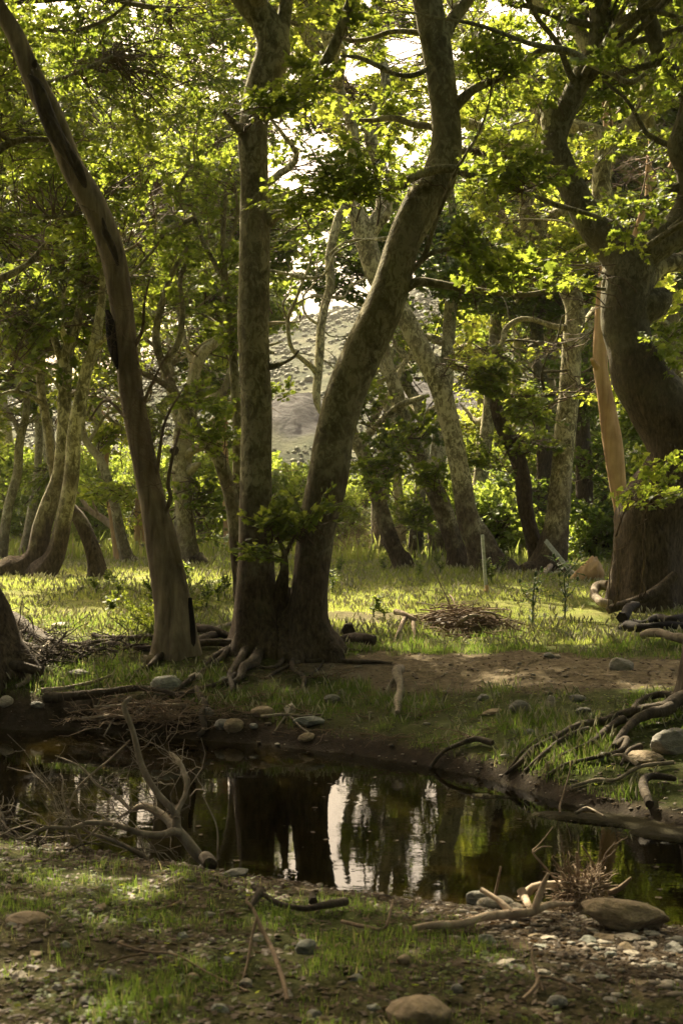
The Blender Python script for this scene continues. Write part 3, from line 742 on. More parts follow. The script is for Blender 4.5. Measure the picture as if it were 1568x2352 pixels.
# peeled leaning trunk at the left
tree('dead_tree', 'leaning bare trunk with peeled brown bark beside the twin-trunked tree', 'tree', (402, 1502),
  [T([(402, 1505, 100), (400, 1430, 88), (388, 1340, 80), (370, 1240, 72), (352, 1160, 60), (336, 1080, 57), (320, 1000, 56), (305, 920, 56), (293, 830, 53), (284, 740, 52), (272, 650, 56), (258, 580, 58), (240, 525, 57), (205, 450, 60), (165, 380, 55), (128, 285, 54), (92, 212, 52), (65, 150, 46), (35, 80, 42), (5, 30, 38), (-40, -40, 34), (-110, -130, 26), (-190, -220, 14)], d=(0, .3))],
  [T([(355, 1240, 14), (390, 1150, 10), (385, 1110, 9), (395, 1040, 7), (410, 985, 5)], d=(-.1, -.3)), T([(345, 1130, 16), (362, 1085, 11), (370, 1040, 8), (384, 960, 6), (430, 880, 3)], d=(-.1, -.4)), T([(325, 935, 10), (360, 860, 6), (395, 800, 4)], d=(-.1, -.4)),
   T([(300, 810, 12), (325, 760, 8), (330, 700, 6), (345, 640, 4)], d=(0, -.3)), T([(320, 1010, 12), (290, 960, 9), (245, 920, 6), (205, 965, 4)], d=(0, .5)), T([(375, 1300, 8), (410, 1300, 7), (425, 1330, 5)], d=(-.1, -.3)),
   T([(240, 500, 9), (215, 480, 5), (190, 470, 3)], d=(0, -.3)), T([(60, 175, 26), (75, 160, 20), (82, 140, 7)], d=(0, -.1), mat='root'),
   T([(436, 1500, 30), (442, 1440, 18), (438, 1372, 9)], d=(-.05, -.05), raw=1, mat='char', label='black rotten slab of bark standing at the foot'),
   T([(246, 712, 8), (251, 740, 20), (258, 790, 22), (266, 830, 14), (270, 850, 4)], d=(.02, .02), raw=1, mat='char', name='rotten_cavity'),
   T([(66, 172, 10), (80, 205, 30), (104, 262, 36), (132, 322, 36), (160, 372, 30), (186, 420, 18), (200, 448, 6)], d=(.03, .07), raw=1, mat='root', wig=.06, name='torn_bark'), T([(96, 230, 8), (122, 285, 18), (150, 345, 16), (172, 392, 6)], d=(-.03, -.02), raw=1, mat='root', wig=.03, name='torn_bark'),
   T([(236, 500, 4), (246, 530, 16), (262, 570, 16), (272, 610, 5)], d=(-.06, -.05), raw=1, mat='root', wig=.03, name='torn_bark')],
  [(350, 900, 14, 80, 150, .5, 26), (330, 1000, 14, 90, 160, .5, 24), (250, 700, 14, 90, 120, .5, 14)], bark='bare', lod=0, sides=24, step=.05, rough=.05, flare=.16, bare=1.0, scale=.62, hole=False, thick=.55,
  roots=[T([(420, 1500, .03), (450, 1490, .04), (480, 1475, .05), (500, 1465, .03)], w=(26, 14)), T([(360, 1500, .03), (300, 1490, .03), (240, 1480, .02), (218, 1470, .03)], w=(14, 8))])
# big plane tree at the right edge
tree('plane_tree', 'massive crooked plane tree at the right with a burled trunk and wide fork', 'tree', (1490, 1398),
  [T([(1490, 1400, 176), (1488, 1330, 166), (1488, 1250, 160), (1496, 1180, 166), (1525, 1130, 165), (1552, 1060, 145), (1545, 985, 150), (1508, 920, 146), (1470, 860, 130), (1448, 800, 110), (1436, 740, 108), (1440, 670, 112), (1440, 610, 118), (1420, 575, 96), (1390, 545, 84), (1358, 515, 70), (1320, 445, 64), (1284, 370, 62), (1272, 325, 58), (1289, 270, 52), (1319, 210, 54), (1350, 150, 57), (1374, 100, 54), (1378, 40, 52), (1370, -30, 48), (1340, -150, 40), (1350, -280, 26)], d=(0, .3), lobes=7)],
  [T([(1420, 640, 90), (1470, 590, 84), (1510, 560, 78), (1550, 525, 74), (1583, 470, 68), (1580, 400, 60), (1562, 340, 56), (1580, 270, 50), (1578, 215, 42), (1536, 160, 38), (1510, 115, 36), (1494, 60, 36), (1476, -15, 34), (1440, -120, 24)], d=(-.1, -.7)),
   T([(1270, 300, 46), (1250, 235, 38), (1220, 198, 34), (1184, 170, 31), (1134, 130, 29), (1084, 85, 27), (1049, 30, 24), (1010, -60, 16)], d=(.2, 1.6), mat='plane_mid'),
   T([(1365, 130, 44), (1350, 108, 38), (1314, 55, 34), (1274, 25, 30), (1219, -5, 28), (1150, -80, 18)], d=(.2, 1.0), mat='plane_mid'),
   T([(1300, 395, 44), (1234, 360, 38), (1184, 330, 34), (1144, 318, 30), (1104, 295, 26), (1069, 282, 22), (1020, 270, 12)], d=(.2, .9), mat='plane_mid'),
   T([(1310, 400, 34), (1234, 367, 24), (1160, 355, 20), (1084, 348, 16), (1030, 352, 10)], d=(.1, -.2)),
   T([(1470, 650, 60), (1510, 610, 48), (1570, 598, 42), (1640, 570, 36), (1740, 520, 24)], d=(.3, 1.0), mat='plane_mid'),
   T([(1480, 700, 84), (1510, 690, 66), (1530, 672, 34)], d=(.1, .15)),
   T([(1560, 430, 24), (1524, 440, 14), (1470, 462, 12), (1400, 486, 8)], d=(-.5, -.5)), T([(1566, 470, 18), (1580, 350, 20), (1540, 335, 15), (1490, 310, 12), (1474, 290, 6)], d=(-.6, -.2)),
   T([(1510, 1180, 50), (1560, 1170, 40), (1600, 1100, 20)], d=(-.5, -.5)),
   T([(1550, 1320, 22), (1500, 1362, 24), (1460, 1380, 22), (1415, 1394, 20), (1395, 1402, 18)], d=(-.75, -1.1), wig=0)],
  [(1440, 60, 18.8, 120, 60, .8, 14), (1500, 250, 18.8, 80, 110, .6, 12), (1420, 330, 19, 130, 60, .7, 12), (1200, 60, 18.6, 130, 70, .7, 18), (1130, 330, 18.2, 110, 50, .5, 14), (1440, 475, 16.0, 70, 20, .2, 5), (1180, 230, 18.6, 120, 60, .6, 14), (1230, 610, 17.5, 70, 50, .5, 10), (1545, 810, 18.2, 50, 60, .5, 7), (1490, 1140, 16.2, 35, 30, .12, 4),
   ('w', 3.8, 17, 9.4, 2.8, 2.5, 1.3, 150), ('w', 6.0, 16.5, 7.6, 2.0, 2.4, 2.0, 110), ('w', 1.6, 17.4, 9.8, 1.8, 2.0, .9, 80)],
  bark='plane_dark', lod=0, sides=30, step=.06, rough=.085, flare=.10, scale=.9, bare=.12, thick=.8)
# second plane just behind it, only its forked top in view
tree('plane_tree', 'mottled plane tree standing close behind the massive crooked one', 'tree', (1440, 1330),
  [T([(1505, 1330, 70), (1545, 1140, 60), (1556, 1030, 56), (1515, 900, 54), (1462, 800, 54), (1422, 620, 54), (1400, 520, 52), (1386, 470, 50), (1380, 415, 44), (1386, 350, 44), (1402, 318, 40), (1436, 298, 38), (1479, 250, 38), (1487, 200, 36), (1515, 170, 32), (1560, 90, 26), (1590, -20, 20)], d=(0, .3))],
  [T([(1392, 370, 44), (1383, 330, 42), (1374, 308, 40), (1344, 298, 38), (1310, 288, 34), (1270, 295, 28), (1220, 250, 18)], d=(.1, .5)), T([(1480, 245, 30), (1500, 300, 22), (1560, 330, 18)], d=(.2, .6))],
  [(1440, 180, 21.5, 130, 110, .8, 14), (1330, 230, 21.5, 120, 80, .8, 10), (1540, 60, 21, 80, 90, .8, 10), (1540, 420, 21.5, 60, 120, .8, 10), (1250, 180, 21.5, 90, 80, .6, 7), ('w', 4.5, 21, 9.5, 2.6, 2.2, 1.6, 90)], bark='plane_mid', d=20.0, sides=18, scale=1.0, bare=.1)
# tree of the right edge whose roots run down to the water
tree('plane_tree', 'dark tree at the right edge whose long tangled roots run down to the water', 'tree', (1600, 1640),
  [T([(1606, 1650, 92), (1598, 1600, 80), (1603, 1500, 70), (1612, 1380, 66), (1660, 1150, 62), (1700, 850, 56), (1690, 500, 48), (1720, 200, 40), (1700, -100, 26)], d=(0, .2))],
  [T([(1700, 520, 40), (1640, 300, 30), (1660, 60, 20)], d=(0, .8))],
  [('w', 3.6, 11.5, 8.0, 1.6, 1.8, 1.0, 120), ('w', 2.0, 10.2, 8.8, 1.8, 1.8, .8, 120), ('w', .8, 7.2, 9.0, 2.2, 2.0, .9, 150), ('w', 3.4, 10.6, 5.4, .8, 1.0, .9, 26)], bark='root', lod=0, sides=18, step=.05, rough=.08, flare=.35, scale=.9, d=11.6,  # unseen overhead crown, the part above the creek added to darken it
  roots=[T([(1590, 1625, .10), (1530, 1655, .12), (1470, 1665, .10), (1420, 1675, .10), (1380, 1685, .09), (1330, 1690, .07), (1270, 1715, .05), (1225, 1735, .03), (1190, 1765, .01), (1160, 1785)], w=(34, 9), sink=.25, mat='root'),
   T([(1540, 1660, .12), (1490, 1675, .14), (1450, 1690, .12), (1420, 1715, .06), (1405, 1735, .01)], w=(30, 9), sink=.25), T([(1430, 1680, .10), (1395, 1700, .08), (1360, 1722, .05), (1310, 1738, .03), (1270, 1750)], w=(20, 9), sink=.1),
   T([(1350, 1692, .05), (1290, 1720, .03), (1240, 1752, .02), (1205, 1775)], w=(18, 8), sink=.1), T([(1410, 1735, .05), (1440, 1720, .06), (1425, 1745, .05), (1370, 1752, .02), (1300, 1765, .01), (1255, 1790)], w=(18, 8), sink=.25),
   T([(1575, 1630, .08), (1520, 1618, .10), (1470, 1628, .08), (1445, 1650, .02), (1440, 1665)], w=(20, 13), sink=.1), T([(1470, 1735, .06), (1440, 1745, .05), (1420, 1770, .02)], w=(20, 7), sink=.25),
   T([(1130, 1720, .03), (1090, 1715, .04), (1050, 1728, .04), (1020, 1740, .03), (990, 1765)], w=(14, 9), sink=.2), T([(1330, 1697, .04), (1260, 1700, .03), (1210, 1728, .02), (1170, 1772)], w=(12, 6), sink=.1)])
# tree of the left edge, its flared foot and root bank
tree('plane_tree', 'flared tree foot at the left edge above a bank of washed-out roots', 'tree', (-30, 1500),
  [T([(-42, 1500, 190), (-38, 1450, 150), (-40, 1400, 120), (-60, 1330, 96), (-110, 1200, 84), (-150, 1000, 76), (-140, 700, 66), (-110, 400, 54), (-130, 100, 40), (-100, -120, 28)], d=(0, .4))],
  [T([(-120, 480, 36), (-60, 400, 26), (20, 330, 18), (110, 320, 11), (180, 335, 6)], d=(.2, .9)), T([(-130, 700, 34), (-40, 660, 24), (60, 610, 15), (110, 560, 8)], d=(.2, .8), mat='plane_mid')],
  [(40, 300, 16.2, 130, 90, .8, 20), (0, 520, 16, 130, 80, .6, 14), (-40, 100, 16, 140, 100, .9, 20), ('w', -4.2, 13.5, 8.6, 2.0, 2.4, 1.2, 140), ('w', -5.0, 12, 6, 1.2, 1.6, 1.6, 70), ('w', -2.4, 9.5, 8.8, 2.2, 2.2, .9, 150)], bark='plane_dark', lod=0, sides=22, step=.06, rough=.08, flare=.5, scale=.9, bare=.15, d=14.0, thick=.8,  # the crown mass over the water is added above the frame for shade
  roots=[T([(30, 1440, .10), (75, 1470, .08), (110, 1490, .06), (160, 1500, .06), (230, 1505, .02)], w=(30, 12)), T([(70, 1475, .08), (40, 1500, .06), (25, 1530, .08), (10, 1545)], w=(12, 8)), T([(120, 1490, .08), (85, 1530, .12), (65, 1570, .03), (40, 1585)], w=(15, 10), mat='drift'),
   T([(0, 1480, .08), (60, 1500, .10), (130, 1515, .08), (190, 1525, .03)], w=(18, 9)), T([(20, 1500, .1), (80, 1510, .1), (150, 1500, .06), (220, 1490)], w=(12, 7)), T([(-10, 1530, .1), (30, 1480, .14), (90, 1460, .08), (130, 1480, .04)], w=(12, 6)), T([(10, 1460, .14), (50, 1490, .12), (60, 1520, .06), (90, 1545)], w=(10, 6)),
   T([(160, 1500, .05), (250, 1485, .05), (330, 1465, .03), (370, 1470)], w=(16, 9)), T([(280, 1480, .04), (220, 1495, .03), (170, 1520, .02)], w=(14, 8)), T([(215, 1470, .05), (250, 1478, .05), (310, 1478, .04), (372, 1470, .03)], w=(14, 12))])
# ---- right middle distance
tree('plane_tree', 'pale mottled plane tree leaning left behind the curving twin trunk, fork beyond it', 'tree', (1124, 1318),
  [T([(1135, 1322, 95), (1118, 1290, 78), (1100, 1240, 66), (1074, 1189, 52), (1057, 1089, 46), (1036, 989, 45), (1010, 889, 48), (972, 814, 48), (948, 764, 44), (925, 719, 42), (898, 680, 42), (866, 640, 44), (846, 575, 50), (834, 530, 48), (816, 482, 36), (804, 425, 31), (812, 325, 26), (806, 280, 24), (788, 235, 20), (770, 150, 14)], d=(0, .6))],
  [T([(838, 550, 42), (860, 512, 40), (879, 485, 39), (881, 425, 37), (868, 370, 32), (853, 320, 29), (859, 270, 29), (879, 220, 27), (884, 165, 25), (864, 100, 21), (858, 40, 18), (880, -60, 12)], d=(.2, .6)),
   T([(808, 400, 22), (800, 450, 20), (774, 510, 20), (756, 590, 21), (757, 660, 21), (743, 716, 21), (735, 814, 20), (726, 889, 19), (729, 925, 16), (736, 948, 8)], d=(.6, -.6), label='hanging limb with a broken lower end'),
   T([(732, 862, 16), (712, 838, 13), (684, 814, 11), (667, 790, 10), (662, 734, 9), (682, 682, 8), (694, 650, 6), (712, 600, 4), (716, 560, 2)], d=(-.35, -.8)), T([(664, 745, 6), (650, 700, 5), (668, 660, 3), (664, 610, 2)], d=(-.6, -.7)), T([(676, 700, 5), (720, 680, 4), (760, 690, 2)], d=(-.6, -.5)),
   T([(905, 700, 16), (822, 732, 12), (784, 745, 11), (740, 761, 10), (681, 781, 8), (640, 805, 6), (612, 830, 3)], d=(.2, -.9), label='thin sunlit branch reaching left'),
   T([(945, 830, 30), (925, 818, 20), (890, 822, 14), (870, 830, 9)], d=(0, -.3)), T([(1290, 260, 4), (1200, 330, 5)], d=(0, 0))][:5] +
  [T([(1185, 1330, 60), (1150, 1318, 54), (1120, 1310, 50)], d=(-.2, 0))],
  [(790, 680, 24.2, 60, 34, .6, 14), (850, 660, 24.6, 50, 40, .6, 10), (1010, 830, 24, 60, 60, .8, 22), (860, 230, 26, 90, 70, 1.2, 26), (780, 60, 26, 120, 70, 1.4, 40), (1050, 120, 27, 90, 130, 1.4, 36), (900, 250, 28, 150, 90, 1.5, 36), (920, 20, 28, 150, 60, 1.5, 34), (690, 180, 28, 90, 130, 1.2, 34), (800, 330, 25.5, 90, 90, 1.0, 24), (720, 300, 26, 90, 80, 1.0, 20), ('w', -1.4, 23.5, 10.6, 1.7, 2.2, .6, 110), (720, 810, 23, 26, 16, .3, 5), (880, 840, 23.7, 22, 14, .3, 3)], bark='plane_mid', leafm='leaf_fresh', sides=18, flare=.25, scale=.95, bare=.10, lod=1)  # the world-placed crown mass is added above the frame to shade the path
tree('plane_tree', 'tall upright mottled plane tree in the meadow left of the massive crooked one', 'tree', (1265, 1316),
  [T([(1255, 1322, 95), (1264, 1285, 76), (1280, 1189, 57), (1288, 1089, 50), (1297, 989, 50), (1307, 889, 48), (1313, 789, 47), (1320, 714, 45), (1302, 655, 50), (1272, 610, 54), (1238, 562, 54), (1219, 530, 48), (1208, 490, 36), (1209, 455, 32), (1225, 400, 22), (1240, 330, 14)], d=(0, .5))],
  [T([(1232, 560, 40), (1205, 545, 30), (1184, 535, 27), (1154, 505, 24), (1144, 470, 21), (1129, 430, 18), (1110, 370, 10)], d=(0, .5)), T([(1225, 545, 40), (1250, 508, 34), (1285, 488, 28), (1330, 470, 20)], d=(0, -.5)), T([(1208, 475, 26), (1196, 448, 20), (1172, 430, 16), (1140, 425, 9)], d=(.3, .8)),
   T([(1325, 790, 40), (1340, 762, 30), (1360, 728, 28), (1382, 700, 26), (1420, 660, 18)], d=(0, .5)), T([(1310, 800, 20), (1296, 790, 13), (1280, 772, 9)], d=(0, -.4)),
   T([(1310, 755, 18), (1272, 750, 13), (1224, 735, 12), (1190, 735, 12), (1160, 758, 13), (1150, 790, 11), (1120, 815, 8)], d=(.1, -.4)),
   T([(1258, 1318, 60), (1220, 1308, 40), (1200, 1312, 30)], d=(-.1, -.5))],
  [(1250, 800, 24.5, 40, 30, .6, 7), (1250, 600, 26, 90, 60, 1., 24), (1340, 560, 26, 80, 60, 1., 18), (1150, 480, 26, 90, 70, 1., 24), (1230, 400, 26, 110, 80, 1., 26), (1340, 900, 24.8, 16, 30, .3, 4), (1440, 700, 25, 80, 80, .8, 14)], bark='plane_mid', leafm='leaf_fresh', sides=16, flare=.25, bare=.1)
tree('plane_tree', 'thin dark S-curved plane tree between two pale mottled trunks in the meadow', 'tree', (1232, 1290),
  [T([(1234, 1290, 44), (1228, 1260, 36), (1206, 1169, 36), (1199, 1099, 36), (1180, 1029, 38), (1156, 984, 36), (1140, 939, 30), (1133, 889, 24), (1145, 840, 18), (1130, 770, 12)], d=(0, .3))],
  [T([(1135, 905, 18), (1174, 909, 11), (1224, 909, 10), (1279, 906, 8)], d=(0, -.5)), T([(1160, 1000, 18), (1174, 1002, 11), (1210, 1005, 9), (1249, 1010, 7)], d=(0, .5))],
  [(1120, 850, 26, 60, 60, .8, 18), (1200, 940, 25.5, 50, 40, .5, 8), (1130, 1060, 26, 60, 40, .6, 9), (1210, 1020, 26.5, 50, 25, .5, 8)], bark='plane_dark', leafm='leaf', d=26.5, sides=12, flare=.2, bare=.08)
tree('plane_tree', 'slanting grey-brown plane trunk behind the pale leaning one', 'tree', (1050, 1300),
  [T([(1052, 1290, 52), (1043, 1250, 42), (1014, 1164, 44), (979, 1089, 44), (950, 1029, 40), (929, 969, 36), (909, 899, 32), (894, 849, 28), (884, 814, 25), (880, 740, 20), (900, 660, 14)], d=(0, .4))],
  [T([(900, 880, 20), (880, 850, 14), (860, 800, 10), (850, 760, 6)], d=(0, .4))],
  [(880, 760, 27.5, 60, 40, .8, 8), (960, 1000, 27, 40, 40, .5, 7), (1000, 1110, 26.5, 30, 30, .4, 5)], bark='plane_mid', leafm='leaf', d=27, sides=12, flare=.2, bare=.25)
tree('plane_tree', 'short forked plane tree leaning left, wedged in view beside the curving trunk', 'tree', (925, 1300),
  [T([(925, 1292, 46), (914, 1275, 38), (894, 1229, 38), (874, 1164, 35), (855, 1104, 35), (838, 1049, 34), (815, 1009, 30), (800, 960, 24), (790, 880, 18), (800, 800, 10)], d=(0, .5))],
  [T([(828, 1030, 24), (838, 1008, 20), (850, 985, 18), (870, 939, 18), (904, 889, 16), (920, 850, 13), (945, 800, 8)], d=(0, .6)), T([(832, 1018, 20), (850, 995, 18), (874, 969, 16), (914, 934, 15), (954, 919, 14), (984, 909, 9)], d=(0, -.5))],
  [(850, 1100, 26, 40, 60, .5, 7), (890, 1050, 26, 40, 40, .5, 6), (830, 940, 26.5, 40, 50, .5, 7)], bark='plane_mid', leafm='leaf', d=27, sides=12, flare=.2, bare=.25)
tree('plane_tree', 'slim pale straight plane trunk between two leaning ones', 'tree', (925, 1280),
  [T([(922, 1275, 26), (916, 1164, 22), (908, 1064, 21), (894, 969, 20), (884, 914, 18), (862, 860, 15), (850, 800, 11), (870, 700, 7)], d=(0, .5))], [], [(870, 800, 35, 60, 60, 1.2, 10), (920, 1000, 34.5, 40, 60, .6, 8)], bark='plane_far', leafm='leaf_fresh', d=35, sides=10, flare=.2, lod=1, bare=.2)
tree('plane_tree', 'stocky grey plane trunk deep in the grove with ivy at its foot', 'tree', (954, 1275),
  [T([(952, 1275, 36), (958, 1189, 30), (968, 1089, 27), (974, 999, 26), (960, 929, 26), (930, 879, 22), (900, 800, 14)], d=(0, .4))], [], [(960, 1180, 31.5, 40, 60, .5, 14), (940, 850, 32, 60, 50, .8, 10)], bark='plane_mid', leafm='leaf', d=32, sides=10, flare=.2, bare=.2)
tree('plane_tree', 'pale straight plane trunk far back among lit leaves', 'tree', (1105, 1285),
  [T([(1108, 1280, 24), (1104, 1089, 23), (1104, 889, 22), (1090, 760, 18), (1110, 600, 12)], d=(0, .4))], [T([(1104, 930, 14), (1140, 860, 10), (1150, 800, 6)], d=(0, .5))], [(1100, 960, 39, 70, 90, 1.2, 22), (1120, 1180, 38, 90, 70, 1.0, 30), (1080, 760, 40, 80, 90, 1.5, 26)], bark='plane_far', leafm='leaf_fresh', d=40, sides=9, flare=.2)
tree('plane_tree', 'faint slim plane trunk far back, right of another pale straight one', 'tree', (1190, 1285),
  [T([(1192, 1280, 24), (1188, 1000, 22), (1184, 850, 21), (1190, 700, 16), (1170, 560, 10)], d=(0, .4))], [], [(1190, 950, 41, 60, 120, 1.5, 24), (1180, 720, 42, 90, 90, 1.5, 26), (1160, 1140, 41, 60, 80, 1.5, 20)], bark='plane_far', leafm='leaf_fresh', d=42, sides=9, flare=.2)
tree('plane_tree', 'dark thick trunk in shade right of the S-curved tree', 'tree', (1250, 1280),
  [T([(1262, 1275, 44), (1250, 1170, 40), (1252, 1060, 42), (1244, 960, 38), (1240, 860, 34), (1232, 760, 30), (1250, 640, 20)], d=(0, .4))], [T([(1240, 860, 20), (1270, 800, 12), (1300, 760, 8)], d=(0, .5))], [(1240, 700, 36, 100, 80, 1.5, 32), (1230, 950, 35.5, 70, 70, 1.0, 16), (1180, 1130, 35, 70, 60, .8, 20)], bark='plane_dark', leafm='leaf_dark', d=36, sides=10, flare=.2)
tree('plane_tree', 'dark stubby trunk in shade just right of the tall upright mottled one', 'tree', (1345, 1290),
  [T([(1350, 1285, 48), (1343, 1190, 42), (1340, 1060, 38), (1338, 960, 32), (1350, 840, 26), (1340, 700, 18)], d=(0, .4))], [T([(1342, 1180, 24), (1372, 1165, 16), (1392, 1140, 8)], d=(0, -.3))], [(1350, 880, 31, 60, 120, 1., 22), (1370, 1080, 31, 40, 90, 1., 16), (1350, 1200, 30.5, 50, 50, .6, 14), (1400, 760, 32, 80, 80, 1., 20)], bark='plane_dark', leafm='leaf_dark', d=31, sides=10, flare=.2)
tree('dead_tree', 'orange-tan barkless trunk standing beside the massive crooked plane', 'tree', (1450, 1316),
  [T([(1450, 1312, 48), (1436, 1200, 44), (1419, 1119, 40), (1405, 1009, 46), (1388, 904, 36), (1377, 829, 34), (1380, 719, 30), (1390, 600, 30), (1384, 500, 28), (1390, 400, 26), (1396, 300, 24), (1388, 180, 18), (1400, 60, 12)], d=(0, .4))],
  [T([(1378, 850, 24), (1366, 838, 16), (1358, 824, 9)], d=(0, -.2)), T([(1400, 640, 18), (1450, 560, 16), (1482, 470, 16), (1490, 380, 15), (1500, 260, 12), (1520, 150, 8)], d=(.1, .6)), T([(1484, 420, 14), (1540, 380, 12), (1560, 280, 9)], d=(.4, .8))],
  [(1440, 420, 24, 120, 120, .8, 10)], bark='tan', leafm='leaf', d=23.5, sides=14, flare=.15, bare=1.0, hole=False)
# ---- left middle distance
tree('plane_tree', 'sweeping pair of grey plane trunks rising from one foot at the left', 'tree', (75, 1334),
  [T([(20, 1322, 66), (55, 1310, 56), (84, 1279, 47), (96, 1214, 43), (115, 1154, 40), (138, 1089, 36), (147, 989, 33), (150, 899, 31), (155, 814, 30), (170, 764, 26), (184, 714, 22), (190, 650, 20), (188, 570, 16), (200, 480, 10)], d=(0, .4)),
   T([(95, 1326, 54), (128, 1275, 42), (150, 1179, 38), (165, 1089, 36), (172, 989, 34), (188, 904, 31), (200, 849, 28), (218, 789, 25), (230, 720, 21), (238, 640, 17), (225, 560, 12), (240, 480, 8)], d=(-.2, -.3))],
  [T([(152, 850, 24), (130, 790, 18), (110, 740, 16), (96, 690, 13), (80, 630, 8)], d=(0, .6)), T([(160, 800, 18), (140, 740, 13), (150, 660, 9)], d=(0, -.6)), T([(215, 800, 18), (260, 760, 12), (300, 730, 8)], d=(-.2, -.8)), T([(190, 690, 14), (215, 630, 11), (260, 590, 8), (280, 540, 5)], d=(.2, .8))],
  [(180, 500, 22, 170, 130, 1.6, 62), (90, 620, 22, 130, 90, 1.4, 38), (260, 640, 22.5, 120, 90, 1.2, 32), (180, 760, 23, 120, 60, .8, 22), (330, 500, 23, 130, 120, 1.6, 48), (190, 900, 22.5, 50, 60, .4, 8), (60, 760, 22, 80, 60, 1, 20)], bark='plane_mid', sides=16, flare=.3, bare=.18, d=22)
tree('plane_tree', 'dark arching plane trunk bending left behind the sweeping pair', 'tree', (222, 1338),
  [T([(224, 1336, 44), (222, 1300, 38), (210, 1255, 36), (186, 1199, 33), (160, 1164, 27), (136, 1130, 22), (118, 1060, 20), (112, 1000, 20), (97, 914, 20), (90, 849, 19), (70, 799, 17), (50, 739, 15), (25, 690, 13), (-20, 620, 9)], d=(.0, 1.2))],
  [T([(75, 808, 14), (82, 760, 11), (92, 700, 10), (86, 640, 6)], d=(.9, 1.4)), T([(92, 865, 12), (45, 830, 10), (0, 805, 8), (-40, 800, 4)], d=(1, .6)), T([(110, 935, 12), (60, 905, 10), (25, 900, 8), (-10, 912, 4)], d=(1, .5))],
  [(40, 700, 23, 100, 70, 1.0, 34), (20, 850, 23, 80, 50, .8, 16), (110, 880, 23.5, 60, 30, .6, 9)], bark='plane', sides=12, flare=.15, bare=.15, d=22)
tree('plane_tree', 'narrow leaning trunk at the left edge in front of the lit bushes', 'tree', (5, 1315),
  [T([(2, 1315, 30), (6, 1260, 26), (20, 1164, 23), (40, 1089, 22), (46, 1014, 20), (62, 939, 17), (58, 860, 14), (30, 780, 10)], d=(0, .4))], [T([(50, 1000, 14), (28, 960, 11), (0, 920, 8)], d=(0, .6))], [(40, 880, 29, 60, 60, 1.0, 20), (20, 760, 30, 100, 90, 1.5, 40), (-40, 980, 29, 60, 60, .8, 14)], bark='plane_far', leafm='leaf_fresh', d=29, sides=10, flare=.2, bare=.15)
tree('plane_tree', 'slender grey trunk right behind the foot of the sweeping pair', 'tree', (58, 1310),
  [T([(56, 1308, 34), (62, 1260, 28), (72, 1189, 24), (85, 1104, 20), (90, 1014, 18), (88, 939, 16), (100, 860, 13), (90, 780, 9)], d=(0, .4))], [T([(86, 1110, 10), (110, 1060, 7), (130, 1040, 5)], d=(0, -.3))], [(90, 930, 30, 60, 40, .8, 12), (110, 780, 31, 120, 80, 1.5, 50), (100, 1100, 30.5, 40, 30, .5, 6)], bark='plane_far', leafm='leaf', d=31, sides=10, flare=.25, bare=.15)
tree('plane_tree', 'slim kinked plane trunk leaning left in front of a bleached snag', 'tree', (300, 1326),
  [T([(303, 1322, 36), (296, 1290, 30), (280, 1239, 25), (265, 1164, 23), (247, 1099, 21), (230, 1054, 19), (202, 1019, 17), (190, 980, 14), (200, 900, 11), (215, 830, 8)], d=(0, .5))], [T([(265, 1120, 10), (285, 1118, 7), (330, 1119, 5)], d=(0, -.3)), T([(205, 1015, 10), (240, 960, 7), (280, 930, 4)], d=(.3, .6))], [(230, 880, 27.5, 80, 50, 1.0, 16), (250, 1130, 27, 70, 20, .5, 9), (280, 780, 28, 100, 70, 1.2, 36)], bark='plane_far', leafm='leaf_fresh', d=27.5, sides=11, flare=.2, bare=.15)
tree('plane_tree', 'thin reddish-grey stem rising just left of the slim kinked trunk', 'tree', (276, 1322),
  [T([(276, 1318, 24), (272, 1280, 19), (262, 1214, 17), (251, 1139, 15), (244, 1080, 12), (250, 1000, 8)], d=(0, .3))], [], [(250, 1000, 29, 40, 40, .6, 8)], bark='tan', leafm='leaf_fresh', d=29, sides=9, flare=.2, bare=.5)
tree('fallen_snag', 'bleached dead snag slanting up to the left behind two slim stems', 'fallen trunk', (262, 1240),
  [T([(266, 1215, 18), (238, 1192, 16), (212, 1176, 13), (190, 1150, 9), (174, 1124, 4)], d=(0, .5), flare=0)], [T([(230, 1190, 8), (215, 1160, 6), (212, 1140, 3)], d=(0, -.3)), T([(205, 1172, 7), (180, 1165, 4)], d=(.2, 0))], [], bark='drift_pale', d=30.5, sides=9)
tree('plane_tree', 'sunlit broad plane tree with a dark burl behind the leaning bare trunk', 'tree', (440, 1332),
  [T([(440, 1334, 70), (436, 1300, 54), (430, 1250, 45), (422, 1164, 42), (415, 1079, 41), (418, 999, 38), (428, 940, 34), (442, 880, 29), (455, 830, 28), (474, 802, 26), (500, 782, 21), (520, 740, 16), (510, 660, 10)], d=(0, .4), lobes=6)],
  [T([(420, 985, 28), (402, 940, 21), (390, 890, 18), (394, 820, 13), (380, 740, 8)], d=(0, .7)), T([(425, 1060, 26), (440, 1040, 20), (470, 1025, 18), (510, 1010, 14)], d=(0, -.4)), T([(430, 1085, 28), (446, 1072, 20), (460, 1064, 8)], d=(0, -.3)), T([(410, 1040, 26), (401, 1034, 24), (396, 1036, 14)], d=(-.4, -.6), mat='root', label='dark burl'), T([(430, 940, 26), (470, 925, 22), (510, 900, 18), (530, 850, 14)], d=(.1, .5)), T([(448, 850, 20), (425, 790, 14), (405, 700, 10)], d=(0, .8))],
  [(300, 200, 29, 320, 200, 1.6, 55), (60, 330, 29, 160, 260, 1.4, 24), (450, 700, 27, 120, 110, 1.5, 70), (400, 820, 26.5, 80, 60, 1.0, 22), (500, 920, 26, 50, 50, .7, 12), (455, 1170, 25.6, 26, 90, .4, 18)], bark='plane_far', leafm='leaf', d=25.5, sides=16, flare=.3, bare=.2)
